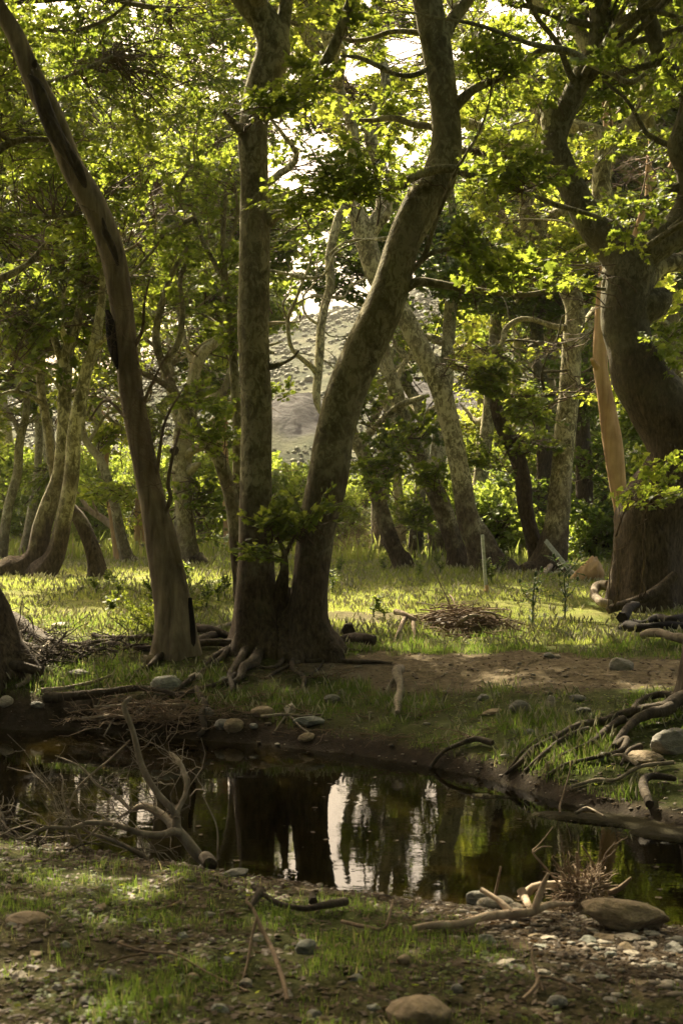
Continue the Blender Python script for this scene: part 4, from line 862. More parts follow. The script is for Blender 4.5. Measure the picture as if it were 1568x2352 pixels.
tree('plane_tree', 'ivy-clad diagonal plane trunk leaning left out from behind the straight twin trunk', 'tree', (556, 1380),
  [T([(560, 1400, 44), (548, 1290, 36), (540, 1200, 34), (528, 1130, 33), (502, 1054, 32), (466, 1009, 30), (435, 959, 28), (402, 904, 24), (378, 846, 20), (358, 780, 18), (372, 700, 15), (395, 630, 12), (430, 570, 9)], d=(0, .3)),
   T([(552, 1330, 30), (548, 1200, 28), (546, 1000, 24), (540, 900, 21), (533, 784, 20), (520, 680, 18), (512, 560, 14), (520, 420, 9)], d=(.1, .5), flare=0)],
  [T([(405, 905, 18), (375, 880, 15), (350, 866, 14), (322, 853, 12), (290, 830, 7)], d=(.2, -.4)), T([(374, 840, 16), (410, 790, 15), (420, 720, 13), (412, 640, 11), (440, 570, 8)], d=(.3, .9)), T([(530, 780, 14), (490, 740, 10), (462, 722, 7)], d=(.3, .6)), T([(518, 640, 14), (470, 560, 10), (440, 470, 7)], d=(.4, .9)), T([(514, 580, 12), (545, 500, 8), (540, 420, 5)], d=(.4, .2))],
  [(480, 1000, 18, 60, 50, .3, 18), (440, 920, 18, 45, 35, .3, 10), (535, 700, 18.4, 22, 140, .25, 24), (530, 1130, 18, 28, 60, .25, 10), (430, 600, 18.8, 110, 90, .8, 40), (480, 440, 18.6, 90, 90, .8, 34), (380, 730, 18.5, 60, 60, .5, 14), (620, 900, 18.3, 22, 40, .2, 5), (560, 1230, 17.5, 20, 50, .2, 6)], bark='plane', leafm='leaf', d=18.2, sides=16, flare=.2, bare=.3, lod=0, scale=.8)
tree('plane_tree', 'reddish straight stem in the sunny gap left of the straight twin trunk', 'tree', (526, 1310),
  [T([(527, 1302, 24), (524, 1200, 21), (519, 1120, 20), (514, 1000, 17), (520, 900, 12)], d=(0, .3))], [], [(510, 880, 35, 60, 60, 1.0, 14)], bark='tan', leafm='leaf_fresh', d=34, sides=9, flare=.15, bare=.2)
tree('plane_tree', 'pair of slim distant stems left of the leaning bare trunk', 'tree', (325, 1310),
  [T([(317, 1308, 18), (316, 1220, 15), (318, 1120, 12), (325, 1000, 9)], d=(0, .3)), T([(338, 1308, 22), (336, 1240, 18), (332, 1150, 15), (340, 1020, 10)], d=(0, .3))], [], [(330, 980, 34, 60, 60, 1.0, 14), (300, 1180, 34, 40, 40, .6, 8)], bark='tan', leafm='leaf_fresh', d=34, sides=9, flare=.15, bare=.3)
# a plane in front at the left whose leafy limbs hang into the top left of the picture; its trunk stands out of view
tree('plane_tree', 'tall tree mostly out of view whose leafy limbs fill the top left corner', 'tree', (-420, 1420),
  [T([(-420, 1420, 90), (-430, 1100, 74), (-400, 700, 66), (-360, 350, 58), (-330, 50, 46), (-280, -150, 34)], d=(0, .3))],
  [T([(-370, 420, 44), (-200, 280, 32), (-40, 210, 22), (120, 190, 15), (260, 130, 9)], d=(.1, 1)), T([(-340, 100, 40), (-150, -20, 30), (60, -40, 22), (260, 0, 15), (400, 30, 9)], d=(.1, .8)), T([(-390, 620, 40), (-200, 520, 28), (-20, 490, 18), (130, 500, 11), (220, 480, 6)], d=(.1, 1.2))],
  [(150, 100, 19.5, 260, 130, 1.8, 56), (350, 40, 20, 220, 110, 1.8, 50), (120, 380, 20, 210, 130, 1.6, 42), (-60, 250, 18.5, 160, 180, 1.2, 40), (330, 260, 21, 210, 140, 1.8, 50), (470, 160, 21, 90, 150, 1.6, 30), ('w', -6.6, 20.5, 9.2, 2.0, 2.2, .9, 110), ('w', -4, 18, 8.6, 2.4, 2.4, 1.1, 120)], bark='plane_dark', lod=0, sides=14, d=18, bare=.16, scale=.9)  # crown mass beyond the left edge added to keep sun off the creek bed
# ------------------------------------------------------------------ trees of the far grove: a few kinds, copied
def grove_tree(label, px, d, h, crown_z, crown_r, n, leafm, bark, name='grove_tree', group=None, lod=2, scale=1.5, lean=0.0, hole=False):
    x = (px-784)/FP*d; z = float(H(np.array([x]), np.array([d]))[0])
    root = thing(name, label, 'tree', (x, d, z), group)
    k = rng.uniform(-.4, .4, 4)
    P = np.array([[x, d, z-.2, .26], [x+k[0]*.4, d, z+.15*h, .2], [x+k[1]+lean*.4, d+k[2], z+.42*h, .17], [x+lean*.8+k[2], d+k[3], z+.7*h, .11], [x+lean+k[3], d, z+.97*h, .03]])
    mb = MB(); S = tube(mb, P, 10, .2, .08, 4, .3, z); mb.build('trunk', M[bark], root)
    sm = [S[len(S)//3:, :3]]
    for a in range(5):
        s = S[int(len(S)*rng.uniform(.3, .8))]; an = rng.uniform(0, 6.28); L = crown_r*rng.uniform(.6, .95)
        e = s[:3] + np.array([math.cos(an)*L, math.sin(an)*L, rng.uniform(.3, 1.6)])
        mm = (s[:3]+e)/2 + rng.normal(0, .3, 3)
        mb = MB(); q = tube(mb, [[*s[:3], s[3]*.7], [*mm, s[3]*.5], [*e, .02]], 7, .2, .08, 4, wiggle=.08); mb.build('branch', M[bark], root); sm.append(q[2:, :3])
    C = []
    for a in range(9):
        an = rng.uniform(0, 6.28); rr = crown_r*rng.uniform(.1, .75); cz = rng.uniform(crown_z, h*.93)
        C.append(('w', x+lean*.6+math.cos(an)*rr, d+math.sin(an)*rr, z+cz, crown_r*.5, crown_r*.5, (h-crown_z)*.2, n//9))
    C = blob_points(C); Sx = np.concatenate(sm)
    D = np.linalg.norm(C[:, None]-Sx[None], axis=2) + np.maximum(Sx[None, :, 2]-C[:, None, 2], 0)*.5
    mb = MB(); crown(mb, C, Sx[D.argmin(1)], lod, scale, .05, hole=hole); mb.build('crown', [M[leafm], M['twig'], M['dead']], root)
    return root
def copies(o, spots, labels, group=None):
    for i, (px, d, sc) in enumerate(spots):
        x = (px-784)/FP*d; z = float(H(np.array([x]), np.array([d]))[0]) if d < 80 else .8
        copy_tree(o, (x, d, z), rng.uniform(0, 6.28), sc, labels if isinstance(labels, str) else labels[i], group)
GE = 'dense dark evergreen trees closing the grove behind the curving trunk'
le = 'tall dense dark green tree in the row closing the far side of the grove'
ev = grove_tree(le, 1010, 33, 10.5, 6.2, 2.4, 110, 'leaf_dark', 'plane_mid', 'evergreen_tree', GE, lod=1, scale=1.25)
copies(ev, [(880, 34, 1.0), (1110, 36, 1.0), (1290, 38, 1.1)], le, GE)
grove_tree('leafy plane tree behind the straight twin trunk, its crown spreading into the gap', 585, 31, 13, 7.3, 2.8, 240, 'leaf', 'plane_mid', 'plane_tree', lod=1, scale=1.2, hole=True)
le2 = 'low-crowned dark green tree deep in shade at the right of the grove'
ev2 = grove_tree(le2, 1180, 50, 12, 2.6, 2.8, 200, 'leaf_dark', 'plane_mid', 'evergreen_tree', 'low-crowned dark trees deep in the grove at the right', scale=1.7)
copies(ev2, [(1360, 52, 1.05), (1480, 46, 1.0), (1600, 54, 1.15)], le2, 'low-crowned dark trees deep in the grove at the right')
lp = 'light green plane tree with a high crown in the back of the grove'
GP = 'high-crowned light plane trees at the back of the grove'
pg = grove_tree(lp, 420, 38, 14, 7.2, 3.0, 200, 'leaf', 'plane_far', 'plane_tree', GP, scale=1.5, lean=1.0)
copies(pg, [(120, 40, 1.0), (-60, 44, 1.05), (30, 55, 1.1), (240, 46, 1.0), (330, 52, 1.1), (500, 50, 1.05), (1260, 38, 1.0), (1420, 40, 1.0), (1560, 36, .95), (1330, 46, 1.15), (-200, 38, 1.0), (1700, 34, 1.0)], lp, GP)
# unseen trees added behind and beside the viewpoint to darken the foreground
lo = 'unseen broad-crowned plane tree added on the near side of the creek for shade'
GO = 'unseen plane trees added on the near side of the creek for shade'
og = grove_tree(lo, -5600, 4.2, 13, 4.6, 4.6, 330, 'leaf', 'plane_mid', 'plane_tree', GO, scale=1.9)
for (x, y, s) in ((7.5, 2.5, 1.0), (-3.4, -2.6, 1.0), (3.6, -3.2, 1.05), (-9, -3, 1.1), (9.5, -5, 1.1), (0, -9, 1.2), (-6, -10, 1.2), (7, -12, 1.2), (-14, 3, 1.15), (15, 3, 1.15), (-1, -17, 1.3), (12, 10, 1.1), (-12.5, 11, 1.1), (3.5, -7, 1.1), (-4, -6.5, 1.1), (8.5, -1.5, 1.0), (-7.5, -1, 1.05)):
    copy_tree(og, (x, y, float(H(np.array([x*1.]), np.array([y*1.]))[0])), rng.uniform(0, 6.28), s, lo, GO)
# sunlit shrubs between the grove and the hill
def bush(label, px, d, w, h, n, leafm, group):
    x = (px-784)/FP*d; z = float(H(np.array([x]), np.array([d]))[0])
    root = thing('shrub', label, 'shrub', (x, d, z), group)
    st = []
    for a in range(6):
        an = a*1.05; e = np.array([x+math.cos(an)*w*.28, d+math.sin(an)*w*.28, z+h*.6])
        mb = MB(); q = tube(mb, [[x, d, z-.1, .05], [x+math.cos(an)*w*.1, d+math.sin(an)*w*.1, z+h*.35, .035], [*e, .012]], 6, .2, .1, 5, wiggle=.05); mb.build('stem', M['twig'], root); st.append(q[:, :3])
    C = blob_points([('w', x+rng.normal(0, w*.2), d+rng.normal(0, w*.2), z+h*rng.uniform(.2, .8), w*.34, w*.34, h*.26, n//7) for a in range(7)])
    C[:, 2] = np.maximum(C[:, 2], z+.15)
    Sx = np.concatenate(st); D = np.linalg.norm(C[:, None]-Sx[None], axis=2)
    mb = MB(); crown(mb, C, Sx[D.argmin(1)], 2, .8, .02, hole=False, up=.4, thick=.5); mb.build('foliage', [M[leafm], M['twig'], M['dead']], root)
    return root
GB = 'bright sunlit shrubs filling the clearing between the grove and the hill'
lb = 'bright yellow-green sunlit shrub in the clearing behind the grove'
b1 = bush(lb, 470, 40, 3.6, 2.6, 150, 'leaf_bush', GB)
copies(b1, [(120, 42, 1.0), (20, 46, 1.15), (620, 44, .9), (560, 50, 1.1), (330, 48, .9), (660, 52, 1.0), (850, 50, .9), (-80, 40, 1.0), (1450, 48, 1.1), (1540, 40, .9), (200, 38, .62), (790, 46, .7), (280, 56, 1.3), (1010, 48, .8)], lb, GB)
GB2 = 'deeper green rounded shrubs in the clearing before the hill'
lb2 = 'deeper green rounded shrub in the clearing before the hill'
b2 = bush(lb2, 500, 58, 4.6, 4.4, 170, 'leaf', GB2)
copies(b2, [(60, 60, .9), (180, 62, .85), (420, 64, .8), (600, 66, .55), (720, 62, .42), (820, 64, .5), (930, 60, .6), (-60, 64, 1.0), (1100, 46, .9), (1190, 44, .9), (1010, 44, .7), (1310, 42, .9), (1390, 38, .8)], lb2, GB2)
GB3 = 'low shrubs under the trees at the right'
lb3 = 'low leafy shrub in dappled shade under the trees at the right'
b3 = bush(lb3, 1130, 33, 2.4, 1.7, 120, 'leaf_bush', GB3)
copies(b3, [(1190, 36, 1.0), (1060, 35, .8), (1330, 34, .9), (1400, 31, .8), (1560, 28, .9), (1010, 38, .7)], lb3, GB3)
lb4 = 'small brown-stemmed dry bush at the back edge of the meadow'
for k, (px, d, s) in enumerate([(800, 33, 1.0), (850, 34, 1.1), (770, 35, .9)]):
    x = (px-784)/FP*d; z = float(H(np.array([x]), np.array([d]))[0]); C = np.array([x, d, z+.3]) + rng.normal(0, 1, (22, 3))*np.array([.45, .4, .16])*s
    mb = MB(); crown(mb, C, np.tile([x, d, z], (22, 1)) + rng.normal(0, .1, (22, 3))*np.array([1, 1, 0]), 2, .8, 1.0, hole=False, up=.6, thick=.5)
    tag(mb.build('dry_bush', [M['leaf'], M['twig'], M['dead']], origin=np.array([x, d, z])), lb4, 'bush', 'dry brown bushes at the back of the meadow')

# ------------------------------------------------------------------ stones
_bm = bmesh.new(); bmesh.ops.create_icosphere(_bm, subdivisions=4, radius=1)
ICO = np.array([v.co[:] for v in _bm.verts]); ICOF = np.array([[v.index for v in f.verts] for f in _bm.faces]); _bm.free()
def rock_mesh(size, seed, angular=.5, rz=0, ry=0):
    g = np.random.default_rng(seed)
    v = ICO.copy()
    for k in range(9):                                   # flat broken faces
        n = g.normal(0, 1, 3); n /= np.linalg.norm(n); c = g.uniform(.62, .9)
        d = v@n; m = d > c; v[m] -= np.outer((d[m]-c)*angular*1.5, n)
    v = v*(1 + .16*fbm(ICO*1.3+seed, 3, 71) + .07*fbm(ICO*np.array([3, 3, 8])+seed, 4, 72))[:, None]
    v = v*np.array(size)/2
    c, s = math.cos(ry), math.sin(ry); v = v@np.array([[c, 0, s], [0, 1, 0], [-s, 0, c]]).T
    c, s = math.cos(rz), math.sin(rz); v = v@np.array([[c, -s, 0], [s, c, 0], [0, 0, 1]]).T
    return v
def rock(px, py, wpx, hpx, m, label, seed, name='rock', group=None, angular=.5, rz=0, ry=0, sink=.25, depth=.8, cat='rock'):
    g = ground_hit(px, py); w = wpx/FP*g[1]; h = hpx/FP*g[1]*1.0/(1-sink*.6)
    v = rock_mesh((w, w*depth, h), seed, angular, rz, ry)
    mb = MB(); mb.add(v + np.array([g[0], g[1]+w*depth*.3, g[2] + h*(.5-sink)]), ICOF)
    return tag(mb.build(name, M[m]), label, cat, group)
rock(378, 1592, 78, 48, 'rock_green', 'green-grey veined boulder on the bank under the leaning bare trunk', 1, 'boulder', ry=-.12, cat='boulder')
rock(1440, 2142, 216, 66, 'rock_tan', 'long smooth tan boulder at the water edge beside the heap of driftwood', 12, 'boulder', angular=.75, ry=.16, depth=.55, sink=.14, cat='boulder')
rock(968, 2362, 150, 58, 'rock_tan', 'rounded brown boulder half buried in the near grass', 3, 'boulder', angular=.2, depth=.9, cat='boulder')
rock(664, 1640, 30, 28, 'rock_pale', 'small white angular stone in the grass of the far bank', 4, angular=.8)
rock(536, 1684, 50, 34, 'rock_tan', 'tan rounded stone at the far waterline below the veined boulder', 5, angular=.3)
rock(512, 1674, 44, 26, 'rock_grey', 'dark mossy stone left of the tan rounded one', 6, angular=.3)
rock(478, 1648, 26, 22, 'rock_grey', 'grey cobble wedged by knobbly roots', 7)
rock(602, 1648, 58, 28, 'rock_tan', 'brown half-sunk stone left of the small white one', 8)
rock(582, 1678, 22, 14, 'rock_grey', 'small brown cobble right of the tan rounded stone', 9)
rock(708, 1672, 72, 26, 'rock_green', 'flat greenish slab lying on the far bank', 10, angular=.7, sink=.15)
rock(704, 1702, 44, 20, 'rock_tan', 'mossy stone right at the far waterline', 11)
rock(762, 1615, 40, 20, 'rock_grey', 'grey stone among small white flowers', 12)
rock(1196, 1638, 54, 34, 'rock_grey', 'domed grey stone in the grass of the slope at the right', 13, angular=.2)
rock(1132, 1640, 52, 12, 'rock_tan', 'thin tilted tan slab beside the domed stone', 14, ry=-.2, angular=.8)
rock(1266, 1624, 22, 30, 'rock_pale', 'upright pinkish-white stone on the slope at the right', 15, angular=.8)
rock(1325, 1610, 44, 18, 'rock_grey', 'low flat stone uphill of the upright white one', 16)
rock(1262, 1512, 30, 14, 'rock_grey', 'small stone at the edge of the bare path', 17)
rock(1430, 1540, 62, 36, 'rock_grey', 'dark stone half sunk in the bank under the bare path', 18, sink=.35)
rock(1110, 1608, 30, 16, 'rock_grey', 'brown stone just uphill of the thin tilted slab', 19)
rock(1340, 1640, 36, 14, 'rock_grey', 'flat grey stone below the upright white one', 20, angular=.7)
rock(1215, 1690, 26, 16, 'rock_green', 'blue-grey pebble by the long roots', 21)
rock(1478, 1756, 88, 30, 'rock_tan', 'long brown slab under the roots of the right bank', 22, angular=.5, sink=.2)
rock(1540, 1735, 90, 60, 'rock_grey', 'big shaded rock under the roots at the right edge', 23, sink=.3)
rock(1480, 1648, 60, 18, 'rock_green', 'flat layered stone under the arched root', 24, angular=.8)
rock(1386, 1752, 26, 24, 'rock_green', 'pale lichen-covered stone wedged among the roots', 25)
rock(1262, 1772, 22, 24, 'rock_tan', 'brown cobble under the lowest root at the right', 26)
rock(1556, 1700, 60, 30, 'rock_grey', 'grey rock sticking out at the right edge by the roots', 27)
rock(340, 1525, 30, 26, 'rock_tan', 'pale stone leaning on the foot of the bare trunk', 28, angular=.8)
rock(14, 1628, 36, 28, 'rock_pale', 'pale round stone at the left edge of the far bank', 29, angular=.2)
rock(85, 1632, 34, 16, 'rock_grey', 'grey stone in the grass under the root bank', 30)
rock(180, 1555, 70, 20, 'rock_grey', 'flat speckled slab below the washed-out roots', 31, angular=.7)
rock(450, 1560, 38, 20, 'rock_pale', 'white lumpy stone at the foot of the twin trunks', 32)
rock(515, 1572, 34, 20, 'rock_green', 'green mossy stone between the roots of the twin trunks', 33)
rock(140, 1440, 50, 14, 'rock_pale', 'flat sunlit pale slab in the grass at the left', 34, angular=.7)
rock(1275, 1905-640+245, 26, 9, 'rock_pale', 'small flat pale stone lying on the bare path', 35)
rock(1180, 2112, 56, 40, 'rock_pale', 'pale angular rock under the driftwood heap', 36, angular=.8)
rock(1140, 2090, 90, 34, 'rock_pale', 'low pale rock behind the driftwood log', 37, angular=.6)
rock(1100, 2076, 62, 40, 'rock_grey', 'dark wet rock standing in the shallows left of the driftwood', 38)
rock(700, 2195, 58, 36, 'rock_green', 'grey-green pointed stone in the near grass', 39, angular=.7)
rock(1050, 2282, 30, 22, 'rock_grey', 'round blue-grey cobble in the near grass', 40, angular=.2)
rock(928, 2212, 34, 24, 'rock_tan', 'brown cobble in the grass behind the bare gravel', 41, angular=.3)
rock(60, 2125, 100, 26, 'rock_tan', 'low brown mound of stone at the left of the near bank', 42, angular=.2, sink=.35)
rock(1280, 2320, 50, 26, 'rock_grey', 'grey stone in the near grass at the right', 43, angular=.3)
rock(540, 2010, 70, 14, 'rock_grey', 'flat wet stone in the shallows of the near edge', 44, sink=.3)
# flat stones of the gravel spit by the boulder
flat = [(1265, 2164, 46, 16), (1310, 2172, 30, 12), (1350, 2166, 52, 18), (1395, 2160, 60, 14), (1440, 2158, 74, 14), (1500, 2152, 40, 16), (1370, 2182, 26, 14), (1440, 2180, 44, 16), (1490, 2176, 48, 12), (1546, 2190, 60, 26), (1404, 2196, 34, 18), (1378, 2206, 30, 14), (1450, 2196, 50, 12), (1490, 2212, 40, 10), (1540, 2225, 40, 12), (1340, 2214, 28, 14), (1160, 2214, 50, 20), (1190, 2226, 42, 16), (1120, 2166, 44, 26), (1150, 2196, 36, 10), (1250, 2240, 34, 14), (1310, 2256, 36, 12), (1384, 2252, 40, 10), (1470, 2262, 60, 14), (1530, 2268, 50, 18), (1400, 2300, 40, 12), (1240, 2180, 40, 12), (1230, 2160, 34, 16), (1470, 2140, 50, 14), (1560, 2165, 40, 20)]
for k, (px, py, w, h) in enumerate(flat):
    rock(px, py, w*1.1, h*.75, ['rock_pale', 'rock_grey', 'rock_green', 'rock_tan'][k % 4], 'flat worn stone lying on the gravel below the long tan boulder', 100+k, 'stone', 'flat stones on the gravel below the long tan boulder', angular=.95, rz=rng.uniform(0, 3), ry=rng.normal(0, .12), depth=.75, sink=.4, cat='stone')
near = [(25, 2135, 30, 14), (80, 2200, 40, 22), (150, 2175, 30, 16), (45, 2250, 46, 24), (130, 2275, 30, 18), (230, 2090, 30, 16), (330, 2120, 34, 16), (390, 2200, 30, 18), (250, 2250, 40, 22), (440, 2250, 36, 20), (520, 2215, 30, 14), (590, 2160, 40, 14), (200, 2310, 50, 26), (370, 2320, 40, 24), (500, 2330, 50, 20), (660, 2290, 40, 16), (820, 2250, 34, 16), (780, 2170, 30, 12), (860, 2320, 36, 18), (640, 2120, 26, 12), (480, 2105, 30, 12), (110, 2060, 34, 12), (420, 2160, 32, 16), (560, 2270, 44, 20), (720, 2340, 40, 20), (280, 2180, 26, 14)]
for k, (px, py, w, h) in enumerate(near):
    rock(px, py, w, h, ['rock_grey', 'rock_tan', 'rock_green', 'rock_pale'][k % 4], 'small loose stone scattered in the grass of the near bank', 200+k, 'stone', 'small stones scattered in the near grass', angular=.85, rz=rng.uniform(0, 3), depth=.85, sink=.45, cat='stone')

# ------------------------------------------------------------------ driftwood and sticks
def wood(name, label, cat, parts, m='drift', sides=10, wig=.01, base=None):
    """parts: lists of world points (x,y,z,r); the first is the stem, the others its branches"""
    root = thing(name, label, cat, base if base is not None else parts[0][0][:3])
    for k, P in enumerate(parts):
        mb = MB(); tube(mb, P, sides if k == 0 else max(5, sides-3), .03, .10, 14, seed=k, wiggle=wig); mb.build('stem' if k == 0 else 'branch', M[m], root)
    return root
def px3(pts, d0, d1=None):
    d1 = d0 if d1 is None else d1; n = len(pts); out = []
    for i, q in enumerate(pts):
        d = d0 + (d1-d0)*i/(n-1); d = d + (q[3] if len(q) > 3 else 0)
        out.append([*P3(q[0], q[1], d), q[2]/2/FP*d])
    return out
dd = 8.05
parts = [px3([(472, 1985, 20), (452, 1958, 26), (432, 1930, 25), (408, 1900, 24), (408, 1878, 20), (395, 1855, 17), (370, 1830, 15), (345, 1795, 14), (325, 1755, 14), (315, 1715, 13), (305, 1675, 12), (290, 1635, 12), (287, 1618, 11), (303, 1602, 9)], dd, dd+.15),
  px3([(405, 1880, 14), (410, 1858, 13), (425, 1830, 13), (428, 1795, 12), (416, 1760, 12), (402, 1738, 10), (390, 1730, 7)], dd+.02, dd+.35),
  px3([(410, 1912, 20), (395, 1910, 18), (370, 1918, 17), (325, 1914, 16), (290, 1902, 14), (260, 1893, 13), (200, 1890, 12), (165, 1903, 10), (115, 1900, 8), (85, 1910, 8), (52, 1927, 6)], dd, dd-.4),
  px3([(402, 1905, 24), (385, 1880, 22), (352, 1858, 20), (325, 1850, 15), (300, 1862, 9), (270, 1880, 6)], dd+.04, dd+.4),
  px3([(335, 1970, 12), (300, 1950, 11), (250, 1928, 9), (200, 1912, 7), (170, 1880, 5)], dd+.1, dd-.1)]
drift = wood('driftwood_branch', 'forked grey dead branch standing up out of the creek at the left', 'driftwood', parts)
def twigs(root, anchors, n, L, name, m, spread=(1, .6, .8), bias=(0, 0, .3), r=.004, k=7, seed=0, group=1):
    """fine dead twigs growing off the anchor points; each becomes a crooked thin tube"""
    g = np.random.default_rng(seed); A = np.asarray(anchors, float)
    st = A[g.integers(0, len(A), n), :3]; d = g.normal(0, 1, (n, 3))*np.array(spread)+np.array(bias); d /= np.linalg.norm(d, axis=1)[:, None]
    Ln = L*g.uniform(.4, 1.2, n); t = np.linspace(0, 1, k)[None, :, None]
    P = st[:, None] + d[:, None]*t*Ln[:, None, None]
    P[:, 1:] += np.cumsum(g.normal(0, .045, (n, k-1, 3)), 1)*Ln[:, None, None]
    rad = (r*g.uniform(.6, 1.3, n))[:, None]*np.linspace(1, .35, k)[None]
    mb = MB(); batch_tubes(mb, P, rad, 5, 0)
    if len(P) > 3:                                       # finer side shoots
        q = P[g.integers(0, n, n*2), g.integers(2, k-1, n*2)]; d2 = g.normal(0, 1, (n*2, 3))*np.array(spread)+np.array(bias); d2 /= np.linalg.norm(d2, axis=1)[:, None]
        P2 = q[:, None] + d2[:, None]*t*(L*.4*g.uniform(.4, 1.2, n*2))[:, None, None]; P2[:, 1:] += np.cumsum(g.normal(0, .02, (n*2, k-1, 3)), 1)*L
        batch_tubes(mb, P2, np.full((n*2, k), r*.45), 4, 0)
    o = mb.build(name, M[m], root)
    if root is not None: o['kind'] = 'stuff'
    return o
anch = np.array(parts[2][3:] + parts[3][1:] + parts[4])
twigs(drift, anch, 46, .46, 'twig', 'drift', (1.0, .6, .6), (-.35, 0, .55), .0042, seed=1)
twigs(drift, np.array(parts[0][4:9] + parts[1][1:]), 18, .30, 'twig', 'drift', (1.0, .6, .7), (-.5, 0, .1), .0035, seed=2)
for k, p in enumerate([[(200, 1960, 6), (150, 1840, 5), (148, 1790, 4), (142, 1775, 3)], [(160, 1935, 6), (155, 1880, 5), (180, 1810, 4), (260, 1740, 4), (300, 1700, 3)], [(500, 1975, 4), (500, 1900, 4), (480, 1850, 3), (470, 1830, 2)]]):
    mb = MB(); tube(mb, px3(p, dd+.05*k, dd+.2), 6, .03, .08, 14, wiggle=.012); mb.build('branch', M['drift'], drift)
mb = MB(); tube(mb, px3([(300, 1860, 9), (270, 1830, 8), (225, 1800, 6), (190, 1760, 5), (130, 1735, 3)], dd+.3, dd+.6), 7, .03, .08, 14, wiggle=.012); mb.build('branch', M['drift'], drift)
# charred stub at the near water edge
g = ground_hit(480, 1995); mb = MB(); tube(mb, [[g[0]-.03, g[1]+.12, g[2]+.03, .036], [g[0], g[1]+.02, g[2]+.035, .04], [g[0]+.012, g[1]-.06, g[2]+.035, .038]], 14, .015, .15, 20)
tag(mb.build('log', M['root']), 'short blackened log end at the near waterline beside the forked dead branch', 'log')
# driftwood heap by the boulder
gA = ground_hit(956, 2142); gB = ground_hit(1250, 2120)
def ongr(px, py, up, w): g = ground_hit(px, py); return [g[0], g[1], g[2]+up, w/2/FP*g[1]]
log = [ongr(950, 2146, .02, 14), ongr(1004, 2142, .03, 19), ongr(1064, 2136, .035, 19), ongr(1114, 2132, .04, 20), ongr(1174, 2126, .045, 22), ongr(1224, 2122, .05, 20), ongr(1264, 2112, .06, 15), ongr(1330, 2092, .07, 6)]
heap = wood('driftwood_log', 'pale driftwood log with broken branches lying left of the long tan boulder', 'driftwood', [log,
   [log[5], [log[5][0]+.03, log[5][1], log[5][2]+.10, .014], [log[5][0]+.055, log[5][1]-.02, log[5][2]+.17, .007]], [log[4], [log[4][0]-.05, log[4][1]+.05, log[4][2]+.05, .012], [log[4][0]-.12, log[4][1]+.12, log[4][2]+.08, .012]]], 'drift_pale', 12)
p2 = [ongr(1195, 2075, .04, 24), ongr(1225, 2070, .10, 22), ongr(1262, 2070, .12, 18), ongr(1310, 2070, .14, 14), ongr(1345, 2075, .16, 10)]
wood('driftwood_log', 'short thick pale driftwood piece propped on the pale rock', 'driftwood', [p2, [ongr(1196, 2080, .10, 22), ongr(1205, 2090, .05, 18), ongr(1215, 2096, .01, 12)]], 'drift_pale', 11)
gH = ground_hit(1335, 2098)
tuft = wood('driftwood_root', 'upturned tuft of thin dry roots and twigs beside the long tan boulder', 'driftwood', [[[gH[0]-.03, gH[1]+.03, gH[2], .03], [gH[0]-.01, gH[1]+.02, gH[2]+.10, .028], [gH[0]+.01, gH[1]+.02, gH[2]+.17, .016]]], 'dead', 9)
cH = np.array([[gH[0]+a, gH[1]+b, gH[2]+c] for a, b, c in ((-.02, .02, .13), (.01, .02, .16), (.03, .0, .12), (-.06, .02, .1), (.05, .03, .15))])
twigs(tuft, cH, 70, .21, 'twig', 'dead', (1, .6, .55), (-.1, 0, .22), .0045, seed=5)
twigs(tuft, cH, 40, .16, 'twig', 'drift_pale', (1, .7, .6), (-.2, 0, .2), .005, seed=15)
twigs(tuft, np.array([[gH[0]+rng.normal(-.08, .09), gH[1]-.05+rng.normal(0, .04), gH[2]+.04] for k in range(20)]), 40, .2, 'twig', 'drift_pale', (1, .5, .35), (0, 0, .1), .004, seed=6)
dH = gH[1]
tk = [px3([(1290, 2040, 7), (1284, 2030, 6), (1255, 1995, 5), (1224, 1957, 5), (1232, 1945, 3), (1250, 1925, 3), (1271, 1897, 2)], dH+.03, dH+.2), px3([(1300, 2036, 6), (1290, 2005, 4), (1267, 1968, 3)], dH+.03), px3([(1324, 2030, 6), (1326, 2000, 6), (1324, 1957, 5)], dH), px3([(1360, 2025, 6), (1368, 2000, 6), (1352, 1965, 5), (1336, 1942, 3)], dH+.05),
  px3([(1226, 1957, 4), (1245, 1944, 3), (1268, 1944, 2)], dH+.12), px3([(1395, 2052, 12), (1425, 2040, 13), (1450, 2016, 6)], dH+.05), px3([(1330, 2046, 7), (1375, 2038, 6), (1420, 2034, 5)], dH-.02), px3([(1130, 2078, 6), (1140, 2040, 6), (1146, 2010, 5), (1150, 1990, 4)], dH+.05)]
for p in tk:
    mb = MB(); tube(mb, p, 7, .02, .12, 20, wiggle=.006); mb.build('branch', M['dead'], tuft)
# other single pieces of wood: label, points, widths, material, lift
def stick(label, pts, w, m='drift', name='stick', cat='stick', lift=0, branches=()):
    g = ground_hit(*pts[0][:2]); root = thing(name, label, cat, g)
    mb = MB(); draped(mb, pts, w, -.1, 8, seed=len(label), lift=lift); mb.build('stem', M[m], root)
    for b in branches:
        mb = MB(); draped(mb, b, (w[1]*1.2, w[1]*.6), -.1, 6, seed=3, lift=lift); mb.build('branch', M[m], root)
stick('crooked grey driftwood piece standing in the grass slope right of the twin trunks', [(918, 1562, .05), (912, 1580, .10), (920, 1600, .06), (912, 1625, .01), (908, 1650)], (24, 12), 'drift', branches=[[(912, 1585, .1), (895, 1590, .04), (885, 1596)]])
stick('thick brown branch lying along the left of the far bank', [(105, 1625, .02), (160, 1620, .03), (230, 1612, .04), (290, 1600, .04), (330, 1596, .03), (380, 1600, .02), (420, 1606)], (26, 7), 'root', 'branch_on_ground', 'branch')
